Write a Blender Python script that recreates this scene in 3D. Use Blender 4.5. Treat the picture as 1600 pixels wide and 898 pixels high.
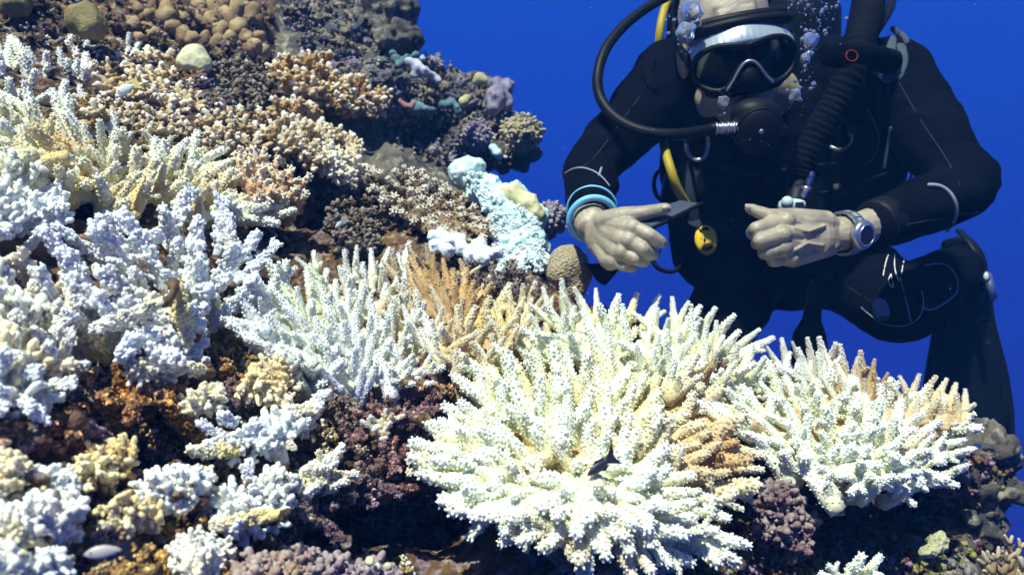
import bpy, bmesh, math, random
import numpy as np
from mathutils import Vector, Matrix, Quaternion, noise
from mathutils.bvhtree import BVHTree

for o in list(bpy.data.objects): bpy.data.objects.remove(o)
SC = bpy.context.scene
COL = SC.collection
R = math.radians
random.seed(11); np.random.seed(11)

# ------------------------------------------------------------------ camera, water light, sun, exposure
F = 1600 * 28 / 36.0
cam_d = bpy.data.cameras.new('camera'); cam = bpy.data.objects.new('camera', cam_d); COL.objects.link(cam)
cam_d.lens = 28; cam_d.sensor_width = 36; cam_d.clip_start = .03; cam_d.clip_end = 300
cam.rotation_euler = (R(90), 0, 0)
cam_d.dof.use_dof = True; cam_d.dof.focus_distance = 1.05; cam_d.dof.aperture_fstop = 6.3
SC.camera = cam
SUN_EL, SUN_AZ = 57, -158          # azimuth of the sun from +Y, clockwise seen from above (behind the camera, to the left)
sv = Vector((math.sin(R(SUN_AZ)) * math.cos(R(SUN_EL)), math.cos(R(SUN_AZ)) * math.cos(R(SUN_EL)), math.sin(R(SUN_EL))))
W = bpy.data.worlds.new('World'); SC.world = W; W.use_nodes = True
wn = W.node_tree.nodes; bg = wn['Background']
sky = wn.new('ShaderNodeTexSky'); sky.sky_type = 'NISHITA'; sky.sun_disc = False
sky.sun_elevation = R(SUN_EL); sky.sun_rotation = R(SUN_AZ)
W.node_tree.links.new(sky.outputs[0], bg.inputs[0]); bg.inputs[1].default_value = .05
sd = bpy.data.lights.new('sun', 'SUN'); sun = bpy.data.objects.new('sun', sd); COL.objects.link(sun)
sd.energy = 5.0; sd.angle = R(.6); sd.color = (.95, 1, .87)
sun.rotation_euler = (-sv).to_track_quat('-Z', 'Y').to_euler(); sun.location = sv * 20
SC.view_settings.view_transform = 'Standard'; SC.view_settings.look = 'None'
SC.view_settings.exposure = .54; SC.view_settings.gamma = 1
SC.cycles.max_bounces = 8; SC.cycles.diffuse_bounces = 6; SC.cycles.volume_bounces = 0
SC.cycles.transmission_bounces = 6; SC.cycles.caustics_reflective = False; SC.cycles.caustics_refractive = False

def P(px, py, d):                   # a point seen at pixel (px, py) of the photograph, d metres in front of the camera
    return Vector(((px - 800) / F * d, d, (449 - py) / F * d))

# ------------------------------------------------------------------ helpers
class MB:
    def __init__(s): s.v = []; s.f = []; s.m = []
    def tube(s, pts, rad, n=8, c0=True, c1=True, mat=0, closed=False, flat=1.0, side=None):
        pts = [Vector(p) for p in pts]; k = len(pts)
        if not hasattr(rad, '__len__'): rad = [rad] * k
        tang = []
        for i in range(k):
            a = pts[i - 1] if (i > 0 or closed) else pts[0]
            b = pts[(i + 1) % k] if (i < k - 1 or closed) else pts[-1]
            t = b - a
            tang.append(t.normalized() if t.length > 1e-9 else Vector((0, 0, 1)))
        u = Vector(side) if side is not None else (Vector((0, 0, 1)) if abs(tang[0].z) < .9 else Vector((1, 0, 0)))
        rings = []
        def ring(c, u, w, r):
            b0 = len(s.v)
            for j in range(n):
                a = 2 * math.pi * j / n
                s.v.append(c + u * (r * math.cos(a)) + w * (r * flat * math.sin(a)))
            rings.append(b0)
        t = tang[0]; u = (u - t * u.dot(t)).normalized()
        apex0 = apex1 = None
        if c0 and not closed:
            apex0 = len(s.v); s.v.append(pts[0] - t * rad[0])
            w = t.cross(u)
            ring(pts[0] - t * rad[0] * .75, u, w, rad[0] * .66)
        for i in range(k):
            t = tang[i]; u = (u - t * u.dot(t)).normalized(); w = t.cross(u)
            ring(pts[i], u, w, rad[i])
        if c1 and not closed:
            ring(pts[-1] + t * rad[-1] * .75, u, w, rad[-1] * .66)
            apex1 = len(s.v); s.v.append(pts[-1] + t * rad[-1])
        for a, b in zip(rings[:-1], rings[1:]):
            for j in range(n):
                s.f.append((a + j, a + (j + 1) % n, b + (j + 1) % n, b + j)); s.m.append(mat)
        if closed:
            a, b = rings[-1], rings[0]
            for j in range(n):
                s.f.append((a + j, a + (j + 1) % n, b + (j + 1) % n, b + j)); s.m.append(mat)
        else:
            for j in range(n):
                if apex0 is not None: s.f.append((apex0, rings[0] + (j + 1) % n, rings[0] + j)); s.m.append(mat)
                if apex1 is not None: s.f.append((apex1, rings[-1] + j, rings[-1] + (j + 1) % n)); s.m.append(mat)
            if apex0 is None: s.f.append(tuple(rings[0] + j for j in range(n - 1, -1, -1))); s.m.append(mat)
            if apex1 is None: s.f.append(tuple(rings[-1] + j for j in range(n))); s.m.append(mat)
        return s
    def cap(s, a, ra, b, rb, n=14, mat=0):
        a = Vector(a); b = Vector(b)
        return s.tube([a, a.lerp(b, .5), b], [ra, (ra + rb) / 2, rb], n, mat=mat)
    def ball(s, c, r, n=12, m=8, rot=None, mat=0):
        c = Vector(c)
        if not hasattr(r, '__len__'): r = (r, r, r)
        b0 = len(s.v)
        for i in range(1, m):
            th = math.pi * i / m
            for j in range(n):
                a = 2 * math.pi * j / n
                q = Vector((r[0] * math.sin(th) * math.cos(a), r[1] * math.sin(th) * math.sin(a), r[2] * math.cos(th)))
                s.v.append(c + (rot @ q if rot else q))
        q = Vector((0, 0, r[2])); q = rot @ q if rot else q
        top = len(s.v); s.v.append(c + q); bot = len(s.v); s.v.append(c - q)
        for i in range(m - 2):
            for j in range(n):
                a = b0 + i * n; b = a + n
                s.f.append((a + j, b + j, b + (j + 1) % n, a + (j + 1) % n)); s.m.append(mat)
        for j in range(n):
            s.f.append((top, b0 + j, b0 + (j + 1) % n)); s.m.append(mat)
            e = b0 + (m - 2) * n
            s.f.append((bot, e + (j + 1) % n, e + j)); s.m.append(mat)
        return s
    def box(s, c, h, rot=None, mat=0):
        c = Vector(c); b0 = len(s.v)
        for x in (-1, 1):
            for y in (-1, 1):
                for z in (-1, 1):
                    q = Vector((x * h[0], y * h[1], z * h[2])); s.v.append(c + (rot @ q if rot else q))
        for q in ((0, 1, 3, 2), (4, 6, 7, 5), (0, 4, 5, 1), (2, 3, 7, 6), (0, 2, 6, 4), (1, 5, 7, 3)):
            s.f.append(tuple(b0 + i for i in q)); s.m.append(mat)
        return s
    def prism(s, outline, off, mat=0):        # closed outline (list of points) and a thickness vector
        n = len(outline); b0 = len(s.v); off = Vector(off)
        s.v += [Vector(p) for p in outline] + [Vector(p) + off for p in outline]
        s.f.append(tuple(b0 + i for i in range(n))); s.m.append(mat)
        s.f.append(tuple(b0 + n + i for i in range(n - 1, -1, -1))); s.m.append(mat)
        for i in range(n):
            j = (i + 1) % n
            s.f.append((b0 + i, b0 + n + i, b0 + n + j, b0 + j)); s.m.append(mat)
        return s
    def mesh(s, name, mats, smooth=True):
        me = bpy.data.meshes.new(name); me.from_pydata([tuple(p) for p in s.v], [], s.f)
        for m in (mats if isinstance(mats, (list, tuple)) else [mats]): me.materials.append(m)
        if any(s.m): me.polygons.foreach_set('material_index', s.m)
        me.polygons.foreach_set('use_smooth', [smooth] * len(me.polygons)); me.update()
        return me
    def build(s, name, mats, parent=None, smooth=True):
        return link(name, s.mesh(name, mats, smooth), parent)

def link(name, me, parent=None):
    o = bpy.data.objects.new(name, me); COL.objects.link(o)
    if parent is not None:
        o.parent = parent
        wl = Vector((0, 0, 0)); q = parent
        while q is not None: wl += q.location; q = q.parent
        o.location = -wl
    return o

def tag(o, label=None, cat=None, group=None, kind=None):
    if label: o['label'] = label
    if cat: o['category'] = cat
    if group: o['group'] = group
    if kind: o['kind'] = kind
    return o

def empty(name, loc, label, cat, group=None):
    o = bpy.data.objects.new(name, None); COL.objects.link(o); o.location = loc; o.empty_display_size = .05
    return tag(o, label, cat, group)

TMP = bpy.data.scenes.new('tmp')
def remesh(mb, voxel, smooth=4, mats=(), fac=.5, disp=None):
    """one continuous surface round everything in mb"""
    me = mb.mesh('tmp', []) ; o = bpy.data.objects.new('tmp', me); TMP.collection.objects.link(o)
    m = o.modifiers.new('r', 'REMESH'); m.mode = 'VOXEL'; m.voxel_size = voxel; m.use_smooth_shade = True
    if smooth:
        q = o.modifiers.new('s', 'SMOOTH'); q.factor = fac; q.iterations = smooth
    vl = TMP.view_layers[0]; vl.update(); dg = vl.depsgraph
    me2 = bpy.data.meshes.new_from_object(o.evaluated_get(dg))
    bpy.data.objects.remove(o); bpy.data.meshes.remove(me)
    me2.materials.clear()
    for x in mats: me2.materials.append(x)
    if disp:
        n = len(me2.vertices); co = np.empty(n * 3); no = np.empty(n * 3)
        me2.vertices.foreach_get('co', co); me2.vertex_normals.foreach_get('vector', no)
        co = co.reshape(-1, 3); no = no.reshape(-1, 3)
        h = np.array([disp(Vector(c)) for c in co])
        co = co + no * h[:, None]
        me2.vertices.foreach_set('co', co.ravel()); me2.update()
    me2.polygons.foreach_set('use_smooth', [True] * len(me2.polygons))
    return me2

def inpoly(pts, poly):
    x, y = pts[:, 0], pts[:, 1]; c = np.zeros(len(pts), bool); n = len(poly)
    for i in range(n):
        x1, y1 = poly[i]; x2, y2 = poly[(i + 1) % n]
        if y1 == y2: continue
        cond = ((y1 > y) != (y2 > y)) & (x < (x2 - x1) * (y - y1) / (y2 - y1) + x1)
        c ^= cond
    return c
def edgedist(pts, poly):
    d = np.full(len(pts), 1e9); n = len(poly)
    for i in range(n):
        a = np.array(poly[i], float); b = np.array(poly[(i + 1) % n], float); ab = b - a
        t = np.clip(((pts - a) @ ab) / (ab @ ab), 0, 1)
        d = np.minimum(d, np.linalg.norm(pts - (a + t[:, None] * ab), axis=1))
    return d
def darts(poly, sp, rng, nmax=100000):
    a = np.array(poly, float); lo, hi = a.min(0), a.max(0)
    n = int((hi - lo).prod() / sp / sp * 12) + 40
    c = lo + rng.random((n, 2)) * (hi - lo); c = c[inpoly(c, poly)]
    keep = np.empty((0, 2))
    for q in c:
        if len(keep) == 0 or ((keep - q) ** 2).sum(1).min() > sp * sp:
            keep = np.vstack([keep, q])
            if len(keep) >= nmax: break
    return keep
def spl(pts, k=6):                   # smooth curve through points
    pts = [Vector(p) for p in pts]; out = []
    for i in range(len(pts) - 1):
        a = pts[max(i - 1, 0)]; b = pts[i]; c = pts[i + 1]; d = pts[min(i + 2, len(pts) - 1)]
        for j in range(k):
            t = j / k
            out.append(.5 * (2 * b + (c - a) * t + (2 * a - 5 * b + 4 * c - d) * t * t + (3 * b - a - 3 * c + d) * t ** 3))
    out.append(pts[-1]); return out

# ------------------------------------------------------------------ materials
def mat(name, col=(.5, .5, .5), rough=.6, metal=0, spec=.3):
    m = bpy.data.materials.new(name); m.use_nodes = True
    b = m.node_tree.nodes['Principled BSDF']
    b.inputs['Base Color'].default_value = (*col, 1); b.inputs['Roughness'].default_value = rough
    b.inputs['Metallic'].default_value = metal; b.inputs['Specular IOR Level'].default_value = spec
    return m, m.node_tree, b
def node(nt, t, **kw):
    n = nt.nodes.new(t)
    for k, v in kw.items():
        if k.startswith('i_'):
            key = k[2:]; key = int(key) if key.isdigit() else key.replace('_', ' ')
            n.inputs[key].default_value = v
        else: setattr(n, k, v)
    return n
def ramp(nt, src, stops):
    r = nt.nodes.new('ShaderNodeValToRGB'); e = r.color_ramp.elements
    while len(e) < len(stops): e.new(.5)
    for x, (p, c) in zip(e, stops): x.position = p; x.color = (*c, 1) if len(c) == 3 else c
    nt.links.new(src, r.inputs[0]); return r
def mixc(nt, fac, a, b, bt='MIX'):
    m = nt.nodes.new('ShaderNodeMix'); m.data_type = 'RGBA'; m.blend_type = bt
    for i, x in ((0, fac), (6, a), (7, b)):
        if isinstance(x, (int, float)): m.inputs[i].default_value = x
        elif isinstance(x, tuple): m.inputs[i].default_value = (*x, 1)
        else: nt.links.new(x, m.inputs[i])
    return m.outputs[2]
def bump(nt, b, h, st=.4, dist=.004):
    n = nt.nodes.new('ShaderNodeBump'); n.inputs['Strength'].default_value = st; n.inputs['Distance'].default_value = dist
    nt.links.new(h, n.inputs['Height']); nt.links.new(n.outputs[0], b.inputs['Normal']); return n
def pos(nt): return nt.nodes.new('ShaderNodeNewGeometry').outputs['Position']
def ntex(nt, scale, detail=3, vec=None, rough=.55):
    n = node(nt, 'ShaderNodeTexNoise', i_Scale=scale, i_Detail=detail, i_Roughness=rough)
    nt.links.new(vec if vec else pos(nt), n.inputs['Vector']); return n.outputs[0]
def vtex(nt, scale, vec=None, out=0, feature='F1'):
    n = node(nt, 'ShaderNodeTexVoronoi', feature=feature, i_Scale=scale)
    nt.links.new(vec if vec else pos(nt), n.inputs['Vector']); return n.outputs[out]

def coral_material(name, tip, amount, start=.55, rough=.62, trans=.06, alpha=False, sss=0):
    """skin colour comes from the object; growing tips are paler, as on a living colony"""
    m, nt, b = mat(name, rough=rough, spec=.25)
    oi = nt.nodes.new('ShaderNodeObjectInfo'); tc = nt.nodes.new('ShaderNodeTexCoord')
    sx = nt.nodes.new('ShaderNodeSeparateXYZ'); nt.links.new(tc.outputs['Generated'], sx.inputs[0])
    r = ramp(nt, sx.outputs[2], [(start, (0, 0, 0)), (.98, (amount,) * 3)])
    fac = r.outputs[0]
    if alpha:
        k = node(nt, 'ShaderNodeMath', operation='MULTIPLY'); nt.links.new(fac, k.inputs[0]); nt.links.new(oi.outputs['Alpha'], k.inputs[1]); fac = k.outputs[0]
    c = mixc(nt, fac, oi.outputs['Color'], tip)
    nz = ntex(nt, 70, 3); f = ramp(nt, nz, [(.3, (.78, .78, .76)), (.65, (1.04, 1.04, 1.04))])
    c = mixc(nt, 1.0, c, f.outputs[0], 'MULTIPLY')
    nt.links.new(c, b.inputs['Base Color'])
    bump(nt, b, ntex(nt, 420, 2), .3, .001)
    if sss:
        b.inputs['Subsurface Weight'].default_value = sss; b.inputs['Subsurface Radius'].default_value = (1, 1, .8); b.inputs['Subsurface Scale'].default_value = .0035; return m
    tr = nt.nodes.new('ShaderNodeBsdfTranslucent'); nt.links.new(c, tr.inputs[0]); mx = nt.nodes.new('ShaderNodeMixShader'); mx.inputs[0].default_value = trans
    nt.links.new(b.outputs[0], mx.inputs[1]); nt.links.new(tr.outputs[0], mx.inputs[2]); nt.links.new(mx.outputs[0], nt.nodes['Material Output'].inputs[0])
    return m
M_BLEACH = coral_material('bleached_coral', (.88, .93, .82), .95, .25, alpha=True, sss=.7)
M_BLEACHB = coral_material('blue_white_coral', (.85, .89, .94), .95, .2, alpha=True, sss=.6)
M_BROWN = coral_material('brown_coral', (.90, .85, .68), .98, .55)
M_DULL = coral_material('dull_coral', (.5, .47, .42), .5, .6)

def turf_material():
    m, nt, b = mat('turf_covered_coral', rough=.85, spec=.2)
    oi = nt.nodes.new('ShaderNodeObjectInfo')
    r = ramp(nt, ntex(nt, 130, 5, rough=.7), [(.38, (.2, .2, .2)), (.52, (.8, .8, .8)), (.6, (1.6, 1.6, 1.6)), (.66, (4, 4, 3.9))])  # brightest specks paint white highlights into the turf colour
    nt.links.new(mixc(nt, 1.0, oi.outputs['Color'], r.outputs[0], 'MULTIPLY'), b.inputs['Base Color'])
    bump(nt, b, ntex(nt, 300, 5, rough=.7), .9, .004); return m
M_TURF = turf_material()
def rock_material():
    m, nt, b = mat('reef_rock', rough=.85, spec=.2)
    a = ntex(nt, 9, 5); r1 = ramp(nt, a, [(.3, (.018, .011, .009)), (.45, (.07, .038, .02)), (.56, (.15, .085, .035)), (.7, (.08, .038, .045))])
    s = ntex(nt, 60, 4); r2 = ramp(nt, s, [(.5, (0, 0, 0)), (.66, (1, 1, 1))])
    k = ntex(nt, 14, 3, rough=.6); r3 = ramp(nt, k, [(.35, (.33, .22, .11)), (.5, (.38, .33, .25)), (.62, (.27, .19, .24)), (.75, (.22, .25, .12))])
    c = mixc(nt, r2.outputs[0], r1.outputs[0], r3.outputs[0])
    nt.links.new(c, b.inputs['Base Color'])
    h = node(nt, 'ShaderNodeMath', operation='ADD'); nt.links.new(ntex(nt, 90, 6, rough=.7), h.inputs[0]); nt.links.new(vtex(nt, 120), h.inputs[1])
    bump(nt, b, h.outputs[0], .9, .008)
    return m
M_ROCK = rock_material()
def far_rock():
    m, nt, b = mat('grey_reef_rock', rough=.85, spec=.2)
    a = ntex(nt, 7, 5); r1 = ramp(nt, a, [(.3, (.035, .035, .045)), (.5, (.11, .10, .09)), (.6, (.20, .18, .13)), (.72, (.11, .10, .14))])
    s = ntex(nt, 40, 5); r2 = ramp(nt, s, [(.52, (0, 0, 0)), (.7, (1, 1, 1))])
    c = mixc(nt, r2.outputs[0], r1.outputs[0], (.40, .38, .30)); nt.links.new(c, b.inputs['Base Color'])
    bump(nt, b, ntex(nt, 60, 7, rough=.75), 1.0, .012); return m
M_FROCK = far_rock()
def growth_mat(name, c1, c2, rough=.7):
    m, nt, b = mat(name, rough=rough, spec=.25)
    r = ramp(nt, ntex(nt, 45, 3), [(.35, c1), (.65, c2)]); nt.links.new(r.outputs[0], b.inputs['Base Color'])
    bump(nt, b, ntex(nt, 260, 3), .5, .002); return m
M_GROW = [growth_mat('brown_turf', (.06, .035, .02), (.17, .10, .05)),
          growth_mat('ochre_turf', (.20, .12, .04), (.45, .32, .14)),
          growth_mat('mauve_crust', (.10, .055, .08), (.30, .20, .27)),
          growth_mat('pale_crust_glint', (.45, .40, .33), (.75, .70, .62)),  # cream crust, also the colour of painted glints on the rubble
          growth_mat('olive_algae', (.09, .09, .02), (.26, .24, .06)),
          growth_mat('maroon_sponge', (.05, .015, .018), (.13, .04, .045)),
          growth_mat('grey_crust', (.10, .10, .10), (.27, .26, .23))]

# ------------------------------------------------------------------ open water, seen as a bowl of scattered blue light
def water():
    m = bpy.data.materials.new('open_water'); m.use_nodes = True; nt = m.node_tree
    nt.nodes.remove(nt.nodes['Principled BSDF'])
    e = nt.nodes.new('ShaderNodeEmission'); nt.links.new(e.outputs[0], nt.nodes['Material Output'].inputs[0])
    sx = nt.nodes.new('ShaderNodeSeparateXYZ'); nt.links.new(pos(nt), sx.inputs[0])
    mr = node(nt, 'ShaderNodeMapRange', i_1=-45.0, i_2=45.0); nt.links.new(sx.outputs[2], mr.inputs[0])
    r = ramp(nt, mr.outputs[0], [(.12, (.006, .018, .13)), (.36, (.013, .027, .35)), (.5, (.011, .040, .47)), (.66, (.010, .074, .62)), (.84, (.010, .14, .70)), (.98, (.06, .36, .82))])
    nt.links.new(r.outputs[0], e.inputs[0]); e.inputs[1].default_value = .59
    mb = MB(); n = 64; rad = 45; rows = 28; b = []
    mb.v.append(Vector((0, 0, -rad)))
    for i in range(1, rows + 1):
        el = R(-90 + (90 + 42) * i / rows); b.append(len(mb.v))
        for j in range(n):
            a = 2 * math.pi * j / n
            mb.v.append(Vector((rad * math.cos(el) * math.cos(a), rad * math.cos(el) * math.sin(a), rad * math.sin(el))))
    for j in range(n): mb.f.append((0, b[0] + j, b[0] + (j + 1) % n)); mb.m.append(0)
    for p, q in zip(b[:-1], b[1:]):
        for j in range(n): mb.f.append((p + j, q + j, q + (j + 1) % n, p + (j + 1) % n)); mb.m.append(0)
    tag(mb.build('water', m), kind='structure')
water()
def haze():
    m = bpy.data.materials.new('haze_volume'); m.use_nodes = True; nt = m.node_tree
    nt.nodes.remove(nt.nodes['Principled BSDF'])
    v = nt.nodes.new('ShaderNodeVolumePrincipled'); v.inputs['Color'].default_value = (.06, .34, .95, 1)
    v.inputs['Density'].default_value = .026; v.inputs['Anisotropy'].default_value = 0
    nt.links.new(v.outputs[0], nt.nodes['Material Output'].inputs['Volume'])
    o = MB().box((.3, 1.6, -.4), (3.6, 2.6, 2.4)).build('haze', m, smooth=False); tag(o, kind='stuff')
haze()

# ------------------------------------------------------------------ the reef slope
GX = [-150, 0, 200, 400, 600, 800, 1000, 1200, 1400, 1600, 1750]
GY = [-60, 0, 80, 160, 250, 330, 400, 480, 560, 650, 740, 820, 900, 990]
GD = np.array([
 [1.45, 1.55, 1.75, 1.95, 2.10, 2.20, 2.2, 2.2, 2.2, 2.2, 2.2],
 [1.35, 1.45, 1.65, 1.85, 2.00, 2.15, 2.1, 2.1, 2.1, 2.1, 2.1],
 [1.15, 1.22, 1.45, 1.65, 1.88, 2.05, 2.0, 2.0, 2.0, 2.0, 2.0],
 [0.95, 1.00, 1.25, 1.50, 1.78, 1.98, 1.9, 1.9, 1.9, 1.9, 1.9],
 [0.82, 0.88, 1.02, 1.28, 1.58, 1.80, 1.7, 1.7, 1.7, 1.7, 1.7],
 [0.75, 0.80, 0.92, 1.15, 1.42, 1.52, 1.5, 1.5, 1.5, 1.5, 1.5],
 [0.70, 0.75, 0.85, 1.02, 1.22, 1.34, 1.36, 1.38, 1.4, 1.4, 1.4],
 [0.66, 0.70, 0.80, 0.95, 1.08, 1.16, 1.21, 1.26, 1.3, 1.32, 1.32],
 [0.62, 0.66, 0.76, 0.88, 0.98, 1.03, 1.08, 1.13, 1.2, 1.22, 1.22],
 [0.58, 0.62, 0.72, 0.82, 0.91, 0.93, 0.95, 1.02, 1.06, 1.14, 1.18],
 [0.55, 0.58, 0.68, 0.76, 0.86, 0.85, 0.86, 0.95, 0.98, 1.16, 1.2],
 [0.52, 0.55, 0.64, 0.72, 0.84, 0.80, 0.80, 0.93, 1.00, 1.16, 1.2],
 [0.50, 0.52, 0.60, 0.68, 0.78, 0.78, 0.78, 0.90, 1.00, 1.10, 1.2],
 [0.48, 0.50, 0.58, 0.66, 0.78, 0.80, 0.80, 0.90, 1.00, 1.10, 1.2]])
def D(px, py):
    i = int(np.clip(np.searchsorted(GX, px) - 1, 0, len(GX) - 2)); j = int(np.clip(np.searchsorted(GY, py) - 1, 0, len(GY) - 2))
    u = min(max((px - GX[i]) / (GX[i + 1] - GX[i]), 0), 1); v = min(max((py - GY[j]) / (GY[j + 1] - GY[j]), 0), 1)
    return float((GD[j, i] * (1 - u) + GD[j, i + 1] * u) * (1 - v) + (GD[j + 1, i] * (1 - u) + GD[j + 1, i + 1] * u) * v)
CAV = [(590, 815, 130, 55, .45), (1320, 800, 140, 55, .3), (480, 375, 90, 48, .45), (640, 225, 90, 50, .3),
       (115, 335, 70, 35, .25), (170, 735, 110, 38, .25), (60, 870, 60, 30, .03), (500, 35, 75, 50, .35), (300, 420, 60, 40, .05)]
def RD(px, py):
    d = D(px, py) + .075
    for cx, cy, rx, ry, a in CAV:
        d += a * math.exp(-((px - cx) / rx) ** 2 - ((py - cy) / ry) ** 2)
    return d
REEF = [(-180, -110), (640, -110), (640, 0), (664, 60), (640, 85), (700, 100), (790, 130), (800, 170), (830, 250), (795, 268), (740, 262),
        (715, 285), (850, 345), (862, 420), (900, 455), (1000, 490), (1180, 570), (1390, 630), (1500, 665), (1592, 700), (1588, 770),
        (1530, 840), (1620, 860), (1760, 880), (1760, 1010), (-180, 1010)]
def build_reef():
    rng = np.random.default_rng(3); mb = MB()
    for rpx, off, n in ((62, .055, 0), (40, .03, 0), (26, .012, 0)):
        pts = darts(REEF, rpx * .8, rng)
        ed = edgedist(pts, REEF); pts = pts[ed > rpx * .9]
        for x, y in pts:
            cv = min(RD(x, y) - D(x, y) - .075, .3) / .3
            if cv > .3 and off > .05: continue
            d = RD(x, y) + off + rng.uniform(-.012, .02); r = rpx / F * d * rng.uniform(.85, 1.15) * (1 - .35 * cv)
            mb.ball(P(x, y, d + r * .5), (r, r, r * rng.uniform(.75, 1)), 10, 7)
    for x, y in darts(REEF, 45, rng):        # the backs of the hollows
        cv = RD(x, y) - D(x, y) - .075
        if cv > .05 and float(edgedist(np.array([[x, y]]), REEF)[0]) > 60:
            d = RD(x, y) + .12; r = 58 / F * d; mb.ball(P(x, y, d + r), r, 10, 7)
    for x, y in darts(REEF, 90, rng):        # the mass of the slope behind its face
        e = float(edgedist(np.array([[x, y]]), REEF)[0])
        if e < 105 or RD(x, y) - D(x, y) > .12: continue
        d = RD(x, y) + .2; r = min(e, 150) / F * d
        mb.ball(P(x, y, d + r * .75), r, 12, 8)
    def disp(c):
        h = noise.fractal(c * 14, 1, 2, 4) * .012 + noise.fractal(c * 45, 1, 2, 3) * .006
        v = noise.voronoi(c * 38)[0][0]
        return h + (.35 - v) * .012
    me = remesh(mb, .0085, 3, [M_ROCK, M_FROCK], disp=disp)
    n = len(me.polygons); ctr = np.empty(n * 3); me.polygons.foreach_get('center', ctr); ctr = ctr.reshape(-1, 3)
    px = ctr[:, 0] / ctr[:, 1] * F + 800; py = 449 - ctr[:, 2] / ctr[:, 1] * F
    far = ((px > 430) & (py < 300)) | ((px > 1380) & (py > 640))
    me.polygons.foreach_set('material_index', far.astype(int).tolist()); me.update()
    o = link('reef', me); tag(o, kind='structure')
    return o
reef = build_reef()
_me = reef.data
REEF_BVH = BVHTree.FromPolygons([v.co.copy() for v in _me.vertices], [tuple(p.vertices) for p in _me.polygons])
def reef_hit(px, py):
    h = REEF_BVH.ray_cast(Vector((0, 0, 0)), P(px, py, 1).normalized())
    return (h[0], h[1]) if h[0] is not None else (None, None)

ICO = bmesh.new(); bmesh.ops.create_icosphere(ICO, subdivisions=1, radius=1)
ICO_V = np.array([v.co[:] for v in ICO.verts]); ICO_F = np.array([[v.index for v in f.verts] for f in ICO.faces])
bmesh.ops.subdivide_edges  # (icosahedron kept coarse: each knob is a few pixels)
def growth(name, label_polys, rmin, rmax, weights, seed, stack=2, parent=None):
    """small encrusting knobs standing on the reef, each a few millimetres"""
    rng = np.random.default_rng(seed); V = []; Fa = []; Mi = []; b = 0
    for poly, cnt in label_polys:
        a = np.array(poly, float); lo, hi = a.min(0), a.max(0); k = 0; tries = 0
        while k < cnt and tries < cnt * 4:
            tries += 1
            q = lo + rng.random(2) * (hi - lo)
            if not inpoly(q[None], poly)[0]: continue
            p, nr = reef_hit(*q)
            if p is None: continue
            k += 1
            w = noise.noise(p * 11) + .5 * noise.noise(p * 31 + Vector((7, 1, 3)))
            idx = int(np.clip((w + .75) / 1.5, 0, .999) * len(weights)); mi = weights[idx] if rng.random() < .72 else weights[rng.integers(len(weights))]
            up = (nr + Vector((0, -.2, .5))).normalized()
            r = rng.uniform(rmin, rmax)
            for s in range(rng.integers(1, stack + 1)):
                c = p + up * (r * (.3 + 1.1 * s)) + Vector(rng.normal(0, r * .55, 3))
                rr = r * (1 - .2 * s)
                M = np.array(Quaternion(Vector(rng.normal(0, 1, 3)).normalized(), rng.uniform(0, 6.28)).to_matrix()) * (rr * rng.uniform(.75, 1.3, 3))
                v = ICO_V @ M.T * rng.uniform(.62, 1.4, (len(ICO_V), 1)) + np.array(c)
                V.append(v); Fa.append(ICO_F + b); Mi += [mi] * len(ICO_F); b += len(ICO_V)
    V = np.vstack(V); Fa = np.vstack(Fa)
    me = bpy.data.meshes.new(name); me.from_pydata(V.tolist(), [], Fa.tolist())
    for m in M_GROW: me.materials.append(m)
    me.polygons.foreach_set('material_index', Mi); me.polygons.foreach_set('use_smooth', [True] * len(Mi)); me.update()
    o = link(name, me, parent); o['kind'] = 'stuff'; return o
growth('encrusting_growth', [([(-20, 540), (330, 520), (700, 560), (700, 800), (520, 780), (440, 860), (640, 880), (640, 920), (-20, 920)], 6500)],
       .0016, .0046, [5, 1, 2, 0, 1, 3, 1, 3, 4, 1, 3, 2], 5, 4)  # pale knobs made more frequent here as painted glints
growth('encrusting_growth', [([(1170, 720), (1540, 700), (1620, 860), (1620, 920), (900, 920), (1000, 860)], 1300)],
       .0025, .006, [5, 0, 2, 0, 4, 6], 6, 3)
growth('encrusting_growth', [([(420, -20), (660, -20), (680, 100), (800, 130), (840, 250), (700, 270), (560, 200), (470, 80)], 1100),
                             ([(-20, -20), (420, -20), (420, 160), (300, 180), (-20, 100)], 450), ([(300, 130), (420, 60), (420, 250), (330, 200)], 300)],
       .0022, .006, [6, 0, 6, 6, 2, 6, 0, 6, 3], 7, 4)

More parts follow.
